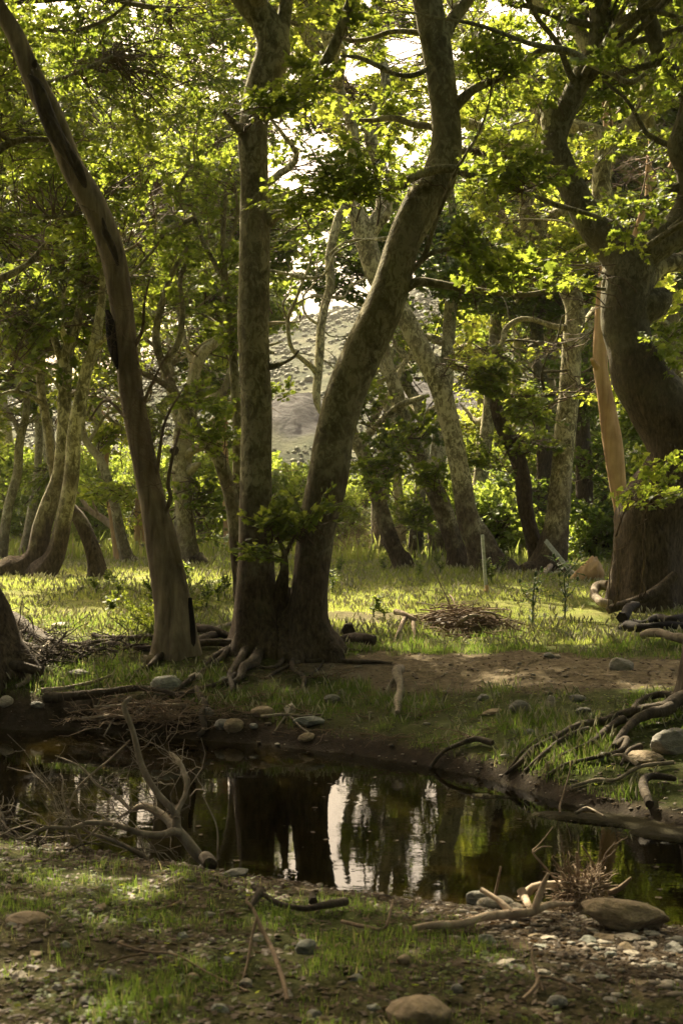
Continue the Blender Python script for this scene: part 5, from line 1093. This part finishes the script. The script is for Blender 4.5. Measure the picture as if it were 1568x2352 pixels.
stick('smooth buried log end below the washed-out roots at the left', [(-10, 1560, .04), (40, 1562, .05), (95, 1562, .03)], (28, 22), 'root', 'log', 'log')
stick('pale forked branch lying across the grass below the root bank', [(95, 1600, .01), (150, 1592, .02), (210, 1575, .02), (262, 1558, .02)], (12, 6), 'drift')
stick('brown log lying behind the leaning bare trunk', [(450, 1460, .03), (490, 1465, .04), (530, 1472, .03), (548, 1474, .03)], (24, 14), 'root', 'log', 'log')
stick('long bare root lying in the grass behind the leaning bare trunk', [(540, 1445, .03), (505, 1452, .03), (470, 1462, .02), (445, 1450, .03)], (12, 8), 'drift')
stick('broken pale branch in the sunny grass left of the brush pile', [(908, 1445, .16), (930, 1450, .14), (955, 1455, .11)], (14, 10), 'drift_pale', branches=[[(930, 1452, .12), (915, 1470, .04), (905, 1480)], [(948, 1454, .1), (952, 1470, .02)]])
stick('dark splintered stump fragment at the back of the path beside the twin trunks', [(770, 1488, .02), (800, 1485, .05), (830, 1490, .05), (858, 1492, .02)], (16, 26), 'root', 'stump', 'stump', branches=[[(800, 1480, .06), (806, 1465, .10)]])
stick('grey log lying in the grass at the right edge above the path', [(1475, 1478, .04), (1510, 1480, .05), (1560, 1492, .05), (1620, 1500, .04)], (18, 24), 'drift', 'log', 'log')
stick('dark decayed log with knotted bark at the right edge of the meadow', [(1418, 1457, .02), (1445, 1446, .05), (1475, 1452, .05), (1510, 1444, .07), (1545, 1448, .05), (1590, 1440, .06)], (12, 24), 'char', 'log', 'log', branches=[[(1428, 1448, .06), (1450, 1428, .10), (1462, 1420, .13)], [(1440, 1460, .03), (1480, 1462, .05), (1530, 1458, .06), (1580, 1455, .06)]])
stick('curled grey log end lying left of the massive crooked plane', [(1400, 1408, .05), (1375, 1405, .07), (1362, 1395, .10), (1372, 1385, .16), (1395, 1388, .17)], (18, 26), 'drift', 'log', 'log')
stick('arched weathered branch in front of the leaning metal rail', [(1245, 1330, .02), (1270, 1315, .12), (1295, 1312, .14), (1320, 1330, .02)], (13, 9), 'drift_pale', 'branch_on_ground', 'branch')
stick('thin crooked branch rising behind the arched weathered one', [(1258, 1318, .06), (1250, 1310, .22), (1238, 1308, .34), (1215, 1306, .38)], (7, 5), 'drift_pale')
stick('curved fallen stick standing up from the near grass', [(660, 2310, .01), (640, 2262, .06), (620, 2230, .09), (600, 2215, .13), (585, 2200, .17), (570, 2190, .19), (575, 2180, .2)], (12, 7), 'dead', branches=[[(590, 2205, .15), (575, 2240, .05), (560, 2270, .01)]])
stick('thick brown stick lying along the near waterline', [(580, 2070, .05), (610, 2085, .03), (640, 2096, .025), (700, 2105, .025), (745, 2102, .03), (790, 2090, .02)], (12, 20), 'root', branches=[[(600, 2078, .03), (575, 2100, .01)], [(720, 2102, .04), (722, 2090, .07)]])
stick('long thin branch lying across the near grass at the left', [(270, 2185, .02), (330, 2205, .02), (400, 2215, .02), (470, 2245, .02), (560, 2280, .01)], (8, 5), 'dead', branches=[[(340, 2205, .02), (280, 2215, .02), (220, 2218)]])
stick('thin twig lying on bare gravel near the left of the near bank', [(275, 2080, .01), (340, 2090, .01), (390, 2085, .015), (430, 2060, .01)], (7, 4), 'dead')
stick('forked brown twig in the near grass below the gravel', [(1200, 2310, .01), (1230, 2285, .02), (1240, 2270, .03), (1290, 2275, .02), (1330, 2290, .01)], (10, 6), 'dead', branches=[[(1235, 2272, .03), (1228, 2250, .08), (1230, 2235, .11)], [(1240, 2275, .02), (1255, 2295, .01)]])
stick('brown driftwood snag in the grass left of the driftwood log', [(785, 2130, .02), (840, 2140, .03), (885, 2150, .03), (900, 2135, .08), (905, 2120, .1)], (9, 6), 'dead')
stick('thin stick floating in the shallows by the right bank mud', [(1320, 1870, .0), (1345, 1862, .02), (1385, 1876, .0)], (7, 4), 'drift')
stick('thin reddish twig poking out of the water near the right bank', [(1285, 1870, .0), (1292, 1855, .07), (1305, 1835, .15), (1312, 1815, .21)], (5, 3), 'dead')
stick('forked stick on the right bank beside the mud', [(1310, 1815, .01), (1370, 1800, .02), (1410, 1802, .02), (1465, 1780, .04), (1545, 1765, .02)], (8, 9), 'drift', branches=[[(1465, 1780, .04), (1430, 1765, .08), (1405, 1762, .06)]])
stick('stubby root chunk on the mud of the right bank', [(1490, 1870, .02), (1478, 1835, .06), (1500, 1815, .05), (1550, 1805, .02)], (26, 14), 'root', 'log', 'log')
stick('small spiky grey branch lying on the far bank by the flat slab', [(600, 1658, .02), (655, 1652, .03), (690, 1655, .03), (745, 1650, .01)], (8, 5), 'drift', branches=[[(660, 1652, .03), (668, 1632, .05)], [(655, 1655, .02), (630, 1690, .01)], [(665, 1655, .02), (690, 1680, .02), (710, 1688)]])
stick('pale branch sticking out over the water from the left roots', [(430, 1635, .04), (390, 1640, .05), (330, 1638, .06), (270, 1637, .05), (215, 1638, .04)], (9, 5), 'drift', branches=[[(290, 1637, .05), (262, 1660, .03), (240, 1690, .02)], [(350, 1638, .05), (310, 1650, .03), (280, 1680, .02)]])
stick('grey branch lying along the far waterline at the left', [(190, 1672, .05), (260, 1668, .06), (310, 1668, .05), (340, 1650, .06), (360, 1620, .08)], (9, 5), 'drift')
# heaps of fine washed-up twigs
def twig_heap(label, pts, n, L, m, name='twig_heap', cat='brush pile', r=.006, flat=(1, .6, .25)):
    A = np.array([[*ground_hit(px, py)[:2], ground_hit(px, py)[2]+up] for px, py, up in pts])
    o = twigs(None, A, n, L, name, m, flat, (0, 0, .05), r, seed=len(label))
    tag(o, label, cat)
gp = ground_hit(1065, 1462); pile = []
P0 = gp + np.array([0, .45, 0])
root = thing('brush_pile', 'low heap of brown sticks and bark in sunny grass behind the path', 'brush pile', P0)
nn = 420
a = rng.normal(0, 1, (nn, 2))*.40; a[:, 0] *= 1.05; hz = .34*np.exp(-(a[:, 0]/.55)**2-(a[:, 1]/.5)**2)*rng.random(nn)**.6
st = P0 + np.column_stack([a[:, 0], a[:, 1]*.7, hz+.01]); an = rng.normal(.05, .45, nn); dv = np.column_stack([np.cos(an), rng.normal(0, .5, nn), np.sin(an)*.45 - .25*a[:, 0]*np.sign(np.cos(an))]); Ls = rng.uniform(.12, .55, nn)
t = np.linspace(-.5, .5, 6)[None, :, None]; PP = st[:, None] + dv[:, None]*t*Ls[:, None, None] + np.cumsum(rng.normal(0, .012, (nn, 6, 3)), 1)
PP[..., 2] = np.maximum(PP[..., 2], P0[2]+.005)
mb = MB(); batch_tubes(mb, PP, (rng.uniform(.003, .011, nn))[:, None]*np.linspace(1, .6, 6)[None], 5, 0); o = mb.build('stick', M['dead'], root); o['kind'] = 'stuff'
v = ICO*np.array([.52, .36, .24]); v = v*(1+.25*fbm(ICO*3, 3, 5))[:, None]; mb = MB(); mb.add(v+P0, ICOF); mb.build('bark_core', M['litter'], root)
for p in ([(-.1, -.3, .1, .02), (0, -.32, .17, .024), (.12, -.3, .22, .02), (.25, -.28, .2, .012)], [(.2, -.2, .26, .014), (.35, -.25, .24, .014), (.42, -.27, .16, .01)], [(-.45, -.1, .02, .008), (-.3, -.1, .3, .007), (-.5, 0, .36, .005)], [(-.1, 0, .25, .01), (-.2, .1, .5, .007), (-.34, .1, .8, .003)]):
    mb = MB(); tube(mb, [[P0[0]+q[0], P0[1]+q[1], P0[2]+q[2], q[3]] for q in p], 7, .03, .12, 12, wiggle=.01); mb.build('branch', M['drift'], root)
twig_heap('washed-up tangle of thin twigs along the far waterline at the left', [(x, 1655+rng.uniform(-12, 18), .03) for x in range(150, 470, 14)], 110, .5, 'dead', flat=(1, .5, .22))
twig_heap('fine dry roots and twigs matted over the root bank at the left', [(x, y, .06) for x, y in [(20, 1510), (60, 1500), (90, 1515), (120, 1505), (150, 1520), (40, 1480), (80, 1475), (180, 1515), (220, 1510), (110, 1535), (250, 1505), (300, 1500)]], 130, .5, 'root', r=.008, flat=(1, .5, .45))
twig_heap('litter of dead twigs between the far waterline and the twin trunks', [(x, y, .01) for x, y in [(420, 1620), (500, 1600), (560, 1640), (620, 1600), (700, 1640), (760, 1680), (820, 1600), (660, 1540), (520, 1620), (400, 1660), (460, 1680), (600, 1560), (900, 1700), (850, 1650), (980, 1640), (1080, 1700), (720, 1560)]], 150, .38, 'dead', flat=(1, .6, .1), r=.004)
twig_heap('dark matted twigs lying on the near bank at the left edge of the water', [(20, 1915, .02), (50, 1930, .02), (90, 1945, .01), (10, 1900, .05), (130, 1955, .01)], 40, .35, 'root', flat=(1, .6, .2))
twig_heap('scattered dead twigs on the gravel left of the driftwood log', [(820+k*22, 2090+rng.uniform(0, 60), .008) for k in range(14)], 40, .2, 'dead', flat=(1, .8, .08), r=.003)
# hanging dead twigs beside the bare leaning trunk's foot
g = ground_hit(372, 1440)
# ------------------------------------------------------------------ post, rail, stump
def beam(mb, a, b, w, t):
    a = np.array(a, float); b = np.array(b, float); d = (b-a)/np.linalg.norm(b-a); s = np.cross(d, [0, 1, 0]); s /= np.linalg.norm(s); u = np.cross(s, d)
    c = .18
    ring = [(-1+c, -1), (1-c, -1), (1, -1+c), (1, 1-c), (1-c, 1), (-1+c, 1), (-1, 1-c), (-1, -1+c)]
    V = [p + s*w/2*i + u*t/2*j for p in (a, b) for i, j in ring]
    mb.add(V, [[k, (k+1) % 8, 8+(k+1) % 8, 8+k] for k in range(8)], 0, False); mb.add(V, [list(range(8))[::-1], list(range(8, 16))], 0, False)
g = ground_hit(1117, 1360); d = g[1]; root = thing('fence_post', 'thin upright grey metal post in the meadow in front of the leaning planes', 'post', g)
mb = MB(); beam(mb, [g[0], g[1], g[2]-.1], P3(1107, 1228, d), .045, .045); mb.build('post', M['metal'], root)
mb = MB(); tube(mb, [[g[0], g[1]-.03, g[2], .05], [g[0]+.01, g[1]-.03, g[2]+.05, .04], [g[0]-.005, g[1]-.03, g[2]+.10, .025]], 9, .02, .25, 20); mb.build('rusted_foot', M['tan'], root)
g = ground_hit(1322, 1330); d = g[1]-.3; root = thing('metal_rail', 'flat grey metal rail leaning aslant in the meadow beside a broken stump', 'rail', g)
mb = MB(); beam(mb, P3(1326, 1332, d), P3(1252, 1242, d+.25), .07, .035); mb.build('rail', M['metal'], root)
mb = MB(); beam(mb, P3(1327, 1329, d-.024), P3(1253, 1239, d+.226), .02, .012); mb.build('raised_lip', M['metal'], root)
g = ground_hit(1350, 1336); s = np.random.default_rng(3)
v = ICO*np.array([.26, .2, .26]); z = v[:, 2]; v[:, 0] = v[:, 0]*(1.0-.5*np.clip(z/.26, -.2, 1)) + .12*np.clip(z/.26, 0, 1); v *= (1+.22*fbm(ICO*3.2, 4, 8))[:, None]; v[:, 2] = np.where(v[:, 2] > 0, v[:, 2]*1.3, v[:, 2]*.5)
mb = MB(); mb.add(v+g+np.array([0, .1, .06]), ICOF); tag(mb.build('stump', M['tan']), 'pale broken stump standing in the grass left of the massive crooked plane', 'stump')
# ------------------------------------------------------------------ thistles and leafy weeds
def weed(name, label, cat, px, py, h, n, leafm, seed, leaf=.10, spiky=True, group=None, branches=4):
    gg = np.random.default_rng(seed); g = ground_hit(px, py); root = thing(name, label, cat, g, group)
    stems = [np.array([[0, 0, -.02], [gg.normal(0, .02), gg.normal(0, .02), h*.4], [gg.normal(0, .03), gg.normal(0, .03), h*.75], [gg.normal(0, .05), gg.normal(0, .04), h]])]
    for k in range(branches):
        b = stems[0][1 + k % 2]*gg.uniform(.8, 1.2); an = gg.uniform(0, 6.28); L = h*gg.uniform(.25, .5)
        stems.append(np.array([b, b+np.array([math.cos(an)*L*.5, math.sin(an)*L*.4, L*.5]), b+np.array([math.cos(an)*L*.75, math.sin(an)*L*.6, L*1.0])]))
    lf = MB(); sh = LEAFS[0][0] if not spiky else None
    for k, s in enumerate(stems):
        mb = MB(); tube(mb, np.column_stack([s+g, np.linspace(.011, .004, len(s)) if k == 0 else np.linspace(.006, .003, len(s))]), 7, .05, .1, 20); mb.build('stem', M['thistle'], root)
        m = n if k == 0 else n//2
        for e in range(m):
            f = (e+.3)/m*(len(s)-1); i = min(int(f), len(s)-2); p = g + s[i]+(s[i+1]-s[i])*(f-i); an = gg.uniform(0, 6.28); sz = leaf*gg.uniform(.6, 1.3)*(1.25-.6*e/m)
            dx = np.array([[math.cos(an), math.sin(an), gg.uniform(-.2, .6)]]); Rm = rots(dx, np.array([[0, 0, 1.]]))[0]
            if spiky:
                xs = np.linspace(0, 1.5, 9); w = .32*np.where(np.arange(9) % 2, 1, .35)*(1.1-xs/1.6); V = np.vstack([np.column_stack([xs, w, .12*xs-.1*xs**2+.1*w]), np.column_stack([xs, 0*xs, .12*xs-.14*xs**2]), np.column_stack([xs, -w, .12*xs-.1*xs**2+.1*w])])
                F = np.array([[r*9+i, r*9+i+1, (r+1)*9+i+1, (r+1)*9+i] for r in range(2) for i in range(8)])
                lf.add(p + (V*sz)@Rm.T, F, 0, False)
            else: lf.add(p + (LEAFS[1][0]*sz)@Rm.T, LEAFS[1][1], 0, False)
        if spiky:
            v = ICO[:42]*0
            tip = g+s[-1]; mb = MB(); tube(mb, [[*tip, .008], [tip[0], tip[1], tip[2]+.02, .016], [tip[0], tip[1], tip[2]+.045, .012]], 8, .01, .2, 30); mb.build('flower_head', M['thistle'], root)
    lf.build('foliage', M[leafm], root)
weed('thistle', 'spiny dark thistle in the meadow, the smaller one nearer the brush pile', 'thistle', 1222, 1440, .60, 16, 'thistle', 1, .10)
weed('thistle', 'spiny branched thistle in the sunny grass, the taller one by the massive plane', 'thistle', 1296, 1424, .70, 18, 'thistle', 2, .105, branches=6)
GH = 'leafy wild herbs standing in the meadow grass'
for k, (px, py, h) in enumerate([(820, 1420, .45), (872, 1418, .4), (240, 1415, .35), (330, 1390, .4), (290, 1385, .45), (180, 1370, .4), (480, 1400, .5), (510, 1395, .5), (530, 1385, .5), (465, 1385, .4), (1000, 1335, .5), (930, 1330, .5), (870, 1325, .5), (800, 1330, .5), (1375, 1340, .5), (1180, 1330, .5), (350, 1352, .5), (420, 1345, .5), (280, 1345, .4), (765, 1372, .4), (1085, 1345, .5), (1160, 1340, .5)]):
    px += rng.uniform(-45, 45); py += rng.uniform(-14, 8); h *= rng.uniform(.3, .8)
    weed('wild_herb', 'leafy wild herb standing above the meadow grass', 'wild plant', px, py, h, 18, 'leaf_bush' if k % 2 else 'leaf', 20+k, .055, False, GH, 6)
for k, (px, py, s) in enumerate([(400, 1400+5, 1), (340, 1452, .7), (362, 1432, .7)]):
    g = ground_hit(px, py); C = g + np.abs(rng.normal(0, 1, (26, 3)))*np.array([.0, .0, .12*s]) + rng.normal(0, 1, (26, 3))*np.array([.22*s, .25*s, .03])
    root = thing('bramble', 'low spreading bramble in the grass left of the leaning bare trunk', 'shrub', g, 'brambles left of the leaning bare trunk')
    mb = MB(); crown(mb, C, np.tile(g, (26, 1)), 1, .34*s, .05, hole=False, up=.3, thick=.4); mb.build('foliage', [M['leaf'], M['twig'], M['dead']], root)
# ------------------------------------------------------------------ grass, litter, gravel (uncountable)
def blades(name, label, x, y, hgt, wid, mats, seedfrac=0, cat='grass', lean=.5):
    n = len(x); z = H(x, y); an = rng.uniform(0, 6.28, n); d = np.column_stack([np.cos(an), np.sin(an)]); ln = lean*rng.uniform(.1, 1, n)*hgt; a2 = rng.uniform(0, 6.28, n); sd = np.column_stack([np.cos(a2), np.sin(a2), 0*a2])
    B = np.column_stack([x, y, z-.006]); Mi = B + np.column_stack([d*(ln*.3)[:, None], hgt*.55]); Ti = B + np.column_stack([d*ln[:, None], hgt])
    w = wid[:, None]*.5
    V = np.stack([B-sd*w, B+sd*w, Mi-sd*w*.8, Mi+sd*w*.8, Ti], 1).reshape(-1, 3); o = np.arange(n)[:, None]*5
    mi = rng.integers(0, 100, n); dry = mi < 14
    mb = MB(); mb.add(V, (o + np.array([[0, 1, 3, 2]]))[~dry], 0, True); mb.F.append(((o + np.array([[2, 3, 4]]))[~dry], 0, True)); mb.F.append(((o + np.array([[0, 1, 3, 2]]))[dry], 1, True)); mb.F.append(((o + np.array([[2, 3, 4]]))[dry], 1, True))
    if seedfrac:
        ids = np.nonzero(rng.random(n) < seedfrac)[0]; T0 = Ti[ids]; m = len(ids); r = wid[ids]*1.6; k = 5
        Pp = np.stack([T0 + np.column_stack([d[ids]*.02*q, np.full(m, .035*q-.01)]) for q in range(3)], 1); rr = np.stack([r*.3, r, r*.15], 1)
        batch_tubes(mb, Pp, rr, 4, 2)
    ob = mb.build(name, mats, origin=np.zeros(3)); tag(ob, label, cat, kind='stuff'); return ob
def scatter(n, ylo, yhi, spread, pw=1.0):
    y = ylo*(yhi/ylo)**(rng.random(n)**pw); x = rng.uniform(-1, 1, n)*(y*.24*spread+.6); return x, y
# near bank
x, y = scatter(260000, 4.0, 9.5, 1.25); mk = masks(x, y); tuft = sst(-.15, .45, n2(x, y, 2.6, 3, 50)+.35*n2(x, y, 9, 2, 51))
k = (mk['sn'] > .12) & (rng.random(len(x)) < mk['green']*tuft*.9); x, y = x[k], y[k]; t_ = tuft[k]
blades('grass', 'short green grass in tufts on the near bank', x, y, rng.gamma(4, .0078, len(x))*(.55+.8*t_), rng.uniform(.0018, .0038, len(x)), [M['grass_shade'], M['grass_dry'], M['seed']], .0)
# far bank
x, y = scatter(420000, 9, 16.2, 1.35); mk = masks(x, y); tuft = sst(-.25, .4, n2(x, y, 1.7, 3, 52)+.3*n2(x, y, 7, 2, 53))
k = (mk['sf'] > .15) & (rng.random(len(x)) < mk['green']*tuft); x, y = x[k], y[k]; t_ = tuft[k]
blades('grass', 'green grass on the slope of the far bank', x, y, rng.gamma(4, .0105, len(x))*(.5+.8*t_), rng.uniform(.003, .006, len(x)), [M['grass_shade'], M['grass_dry'], M['seed']], .03)
# meadow
x, y = scatter(430000, 15.2, 34, 1.7, 1.15); mk = masks(x, y); tuft = sst(-.5, .3, n2(x, y, .9, 3, 54)); k = (mk['sf'] > 1.2) & (rng.random(len(x)) < (.12+mk['green']*tuft)*(1-mk['path'])); x, y = x[k], y[k]; t_ = tuft[k]
tall = 1 + 1.6*sst(19, 26, y)*sst(-.2, .5, n2(x, y, .5, 2, 55))
blades('meadow_grass', 'sunlit meadow grass with pale seed heads under the trees', x, y, rng.gamma(4, .0088, len(x))*(.5+.7*t_)*tall, rng.uniform(.005, .010, len(x)), [M['grass'], M['grass_dry'], M['seed']], .04)
x, y = scatter(60000, 30, 60, 2.2); blades('meadow_grass', 'tall grass at the back of the clearing', x, y, rng.gamma(4, .06, len(x)), rng.uniform(.02, .04, len(x)), [M['grass'], M['grass_dry'], M['seed']], .03)
# clover-like ground leaves on both banks
def litter(name, label, n, ylo, yhi, size, m, keepf, lift=.006, cat='leaf litter', tilt=.35, lod=1):
    x, y = scatter(n, ylo, yhi, 1.3); mk = masks(x, y); k = rng.random(n) < keepf(x, y, mk); x, y = x[k], y[k]; n = len(x); z = H(x, y)+lift
    an = rng.uniform(0, 6.28, n); dx = np.column_stack([np.cos(an), np.sin(an), rng.normal(0, .15, n)]); zd = np.column_stack([rng.normal(0, tilt, n), rng.normal(0, tilt, n), np.ones(n)])
    V0, F0 = LEAFS[lod]; V = np.column_stack([x, y, z])[:, None] + np.einsum('nij,kj->nki', rots(dx, zd), V0)*(size*rng.uniform(.5, 1.3, n))[:, None, None]
    mb = MB(); mb.add(V, (F0[None]+(np.arange(n)*len(V0))[:, None, None]).reshape(-1, 3), 0, False); tag(mb.build(name, M[m], origin=np.zeros(3)), label, cat, kind='stuff')
litter('leaf_litter', 'dead brown leaves strewn over both creek banks', 42000, 4.2, 17, .028, 'litter', lambda x, y, m: np.where((m['sn'] > .1) | (m['sf'] > .08), .35+.3*(1-m['green']), 0))
litter('ground_leaves', 'small low weeds and clover leaves on the banks', 42000, 4.2, 17, .022, 'leaf', lambda x, y, m: np.where((m['sn'] > .3) | (m['sf'] > .3), m['green']*.8*sst(-.2, .4, n2(x, y, 2.0, 3, 57)), 0), .018, 'ground cover')
n = 150; y = rng.uniform(7.3, 13, n); x = rng.uniform(-3.4, 1.9, n); mk = masks(x, y); k = mk['bed'] > .5; x, y = x[k], y[k]; n = len(x); V0, F0 = LEAFS[1]; an = rng.uniform(0, 6.28, n)
V = np.column_stack([x, y, np.full(n, .006)])[:, None] + np.einsum('nij,kj->nki', rots(np.column_stack([np.cos(an), np.sin(an), 0*an]), np.tile([0., 0, 1], (n, 1))), V0*np.array([1, 1, .1]))*(.03*rng.uniform(.4, 1.3, n))[:, None, None]
mb = MB(); mb.add(V, (F0[None]+(np.arange(n)*len(V0))[:, None, None]).reshape(-1, 3), 0, False); tag(mb.build('floating_leaves', M['litter'], origin=np.zeros(3)), 'small dead leaves floating on the creek', 'leaf litter', kind='stuff')
def gravel():
    n = 26000; x, y = scatter(n, 4.2, 14, 1.25); mk = masks(x, y); k = rng.random(n) < np.where(mk['sn'] > .02, .05+.7*np.maximum(mk['gravel']-.35, 0)/.65, np.where(mk['sf'] > 0, .42*(1-.6*mk['green']), 0)); x, y = x[k], y[k]; n = len(x)
    bm = bmesh.new(); bmesh.ops.create_icosphere(bm, subdivisions=1, radius=1); iv = np.array([v.co[:] for v in bm.verts]); fi = np.array([[v.index for v in f.verts] for f in bm.faces]); bm.free()
    s = rng.gamma(2.0, .0034, n)+.003; an = rng.uniform(0, 6.28, n); c, sn = np.cos(an), np.sin(an)
    V = iv[None]*np.stack([s*rng.uniform(1, 1.9, n), s, s*rng.uniform(.25, .55, n)], -1)[:, None]*(1+.25*vnoise(iv[None]*1.7+rng.uniform(0, 99, (n, 1, 3)), 4))[..., None]
    V = np.stack([V[..., 0]*c[:, None]-V[..., 1]*sn[:, None], V[..., 0]*sn[:, None]+V[..., 1]*c[:, None], V[..., 2]], -1) + np.column_stack([x, y, H(x, y)+s*.2])[:, None]
    mb = MB(); mb.add(V, (fi[None]+(np.arange(n)*len(iv))[:, None, None]).reshape(-1, 3))
    nm = N('gravel_stone'); r = nm.island(); nm.pbr(nm.ramp(r, [(0, (.07, .055, .04)), (.45, (.16, .13, .095)), (.8, (.25, .225, .18)), (1, (.36, .33, .27))]), .85, .25)
    tag(mb.build('gravel', nm.m, origin=np.zeros(3)), 'loose gravel and pebbles along the creek edges', 'gravel', kind='stuff')
gravel()

# ------------------------------------------------------------------ warm haze in the valley air
hz = bpy.data.materials.new('haze_air'); hz.use_nodes = True; h = hz.node_tree; h.nodes.clear()
pv = h.nodes.new('ShaderNodeVolumePrincipled'); pv.inputs['Color'].default_value = (1.0, .96, .88, 1); pv.inputs['Density'].default_value = .00025; pv.inputs['Anisotropy'].default_value = .35
ho = h.nodes.new('ShaderNodeOutputMaterial'); h.links.new(pv.outputs[0], ho.inputs[1])
mb = MB(); x0, x1, y0, y1, z0, z1 = -345, 345, -30, 440, -3, 84
mb.add([(x0, y0, z0), (x1, y0, z0), (x1, y1, z0), (x0, y1, z0), (x0, y0, z1), (x1, y0, z1), (x1, y1, z1), (x0, y1, z1)], [[0, 3, 2, 1], [4, 5, 6, 7], [0, 1, 5, 4], [1, 2, 6, 5], [2, 3, 7, 6], [3, 0, 4, 7]], 0, False)
tag(mb.build('haze', hz, origin=np.zeros(3)), 'thin warm haze in the valley air', 'haze', kind='stuff')
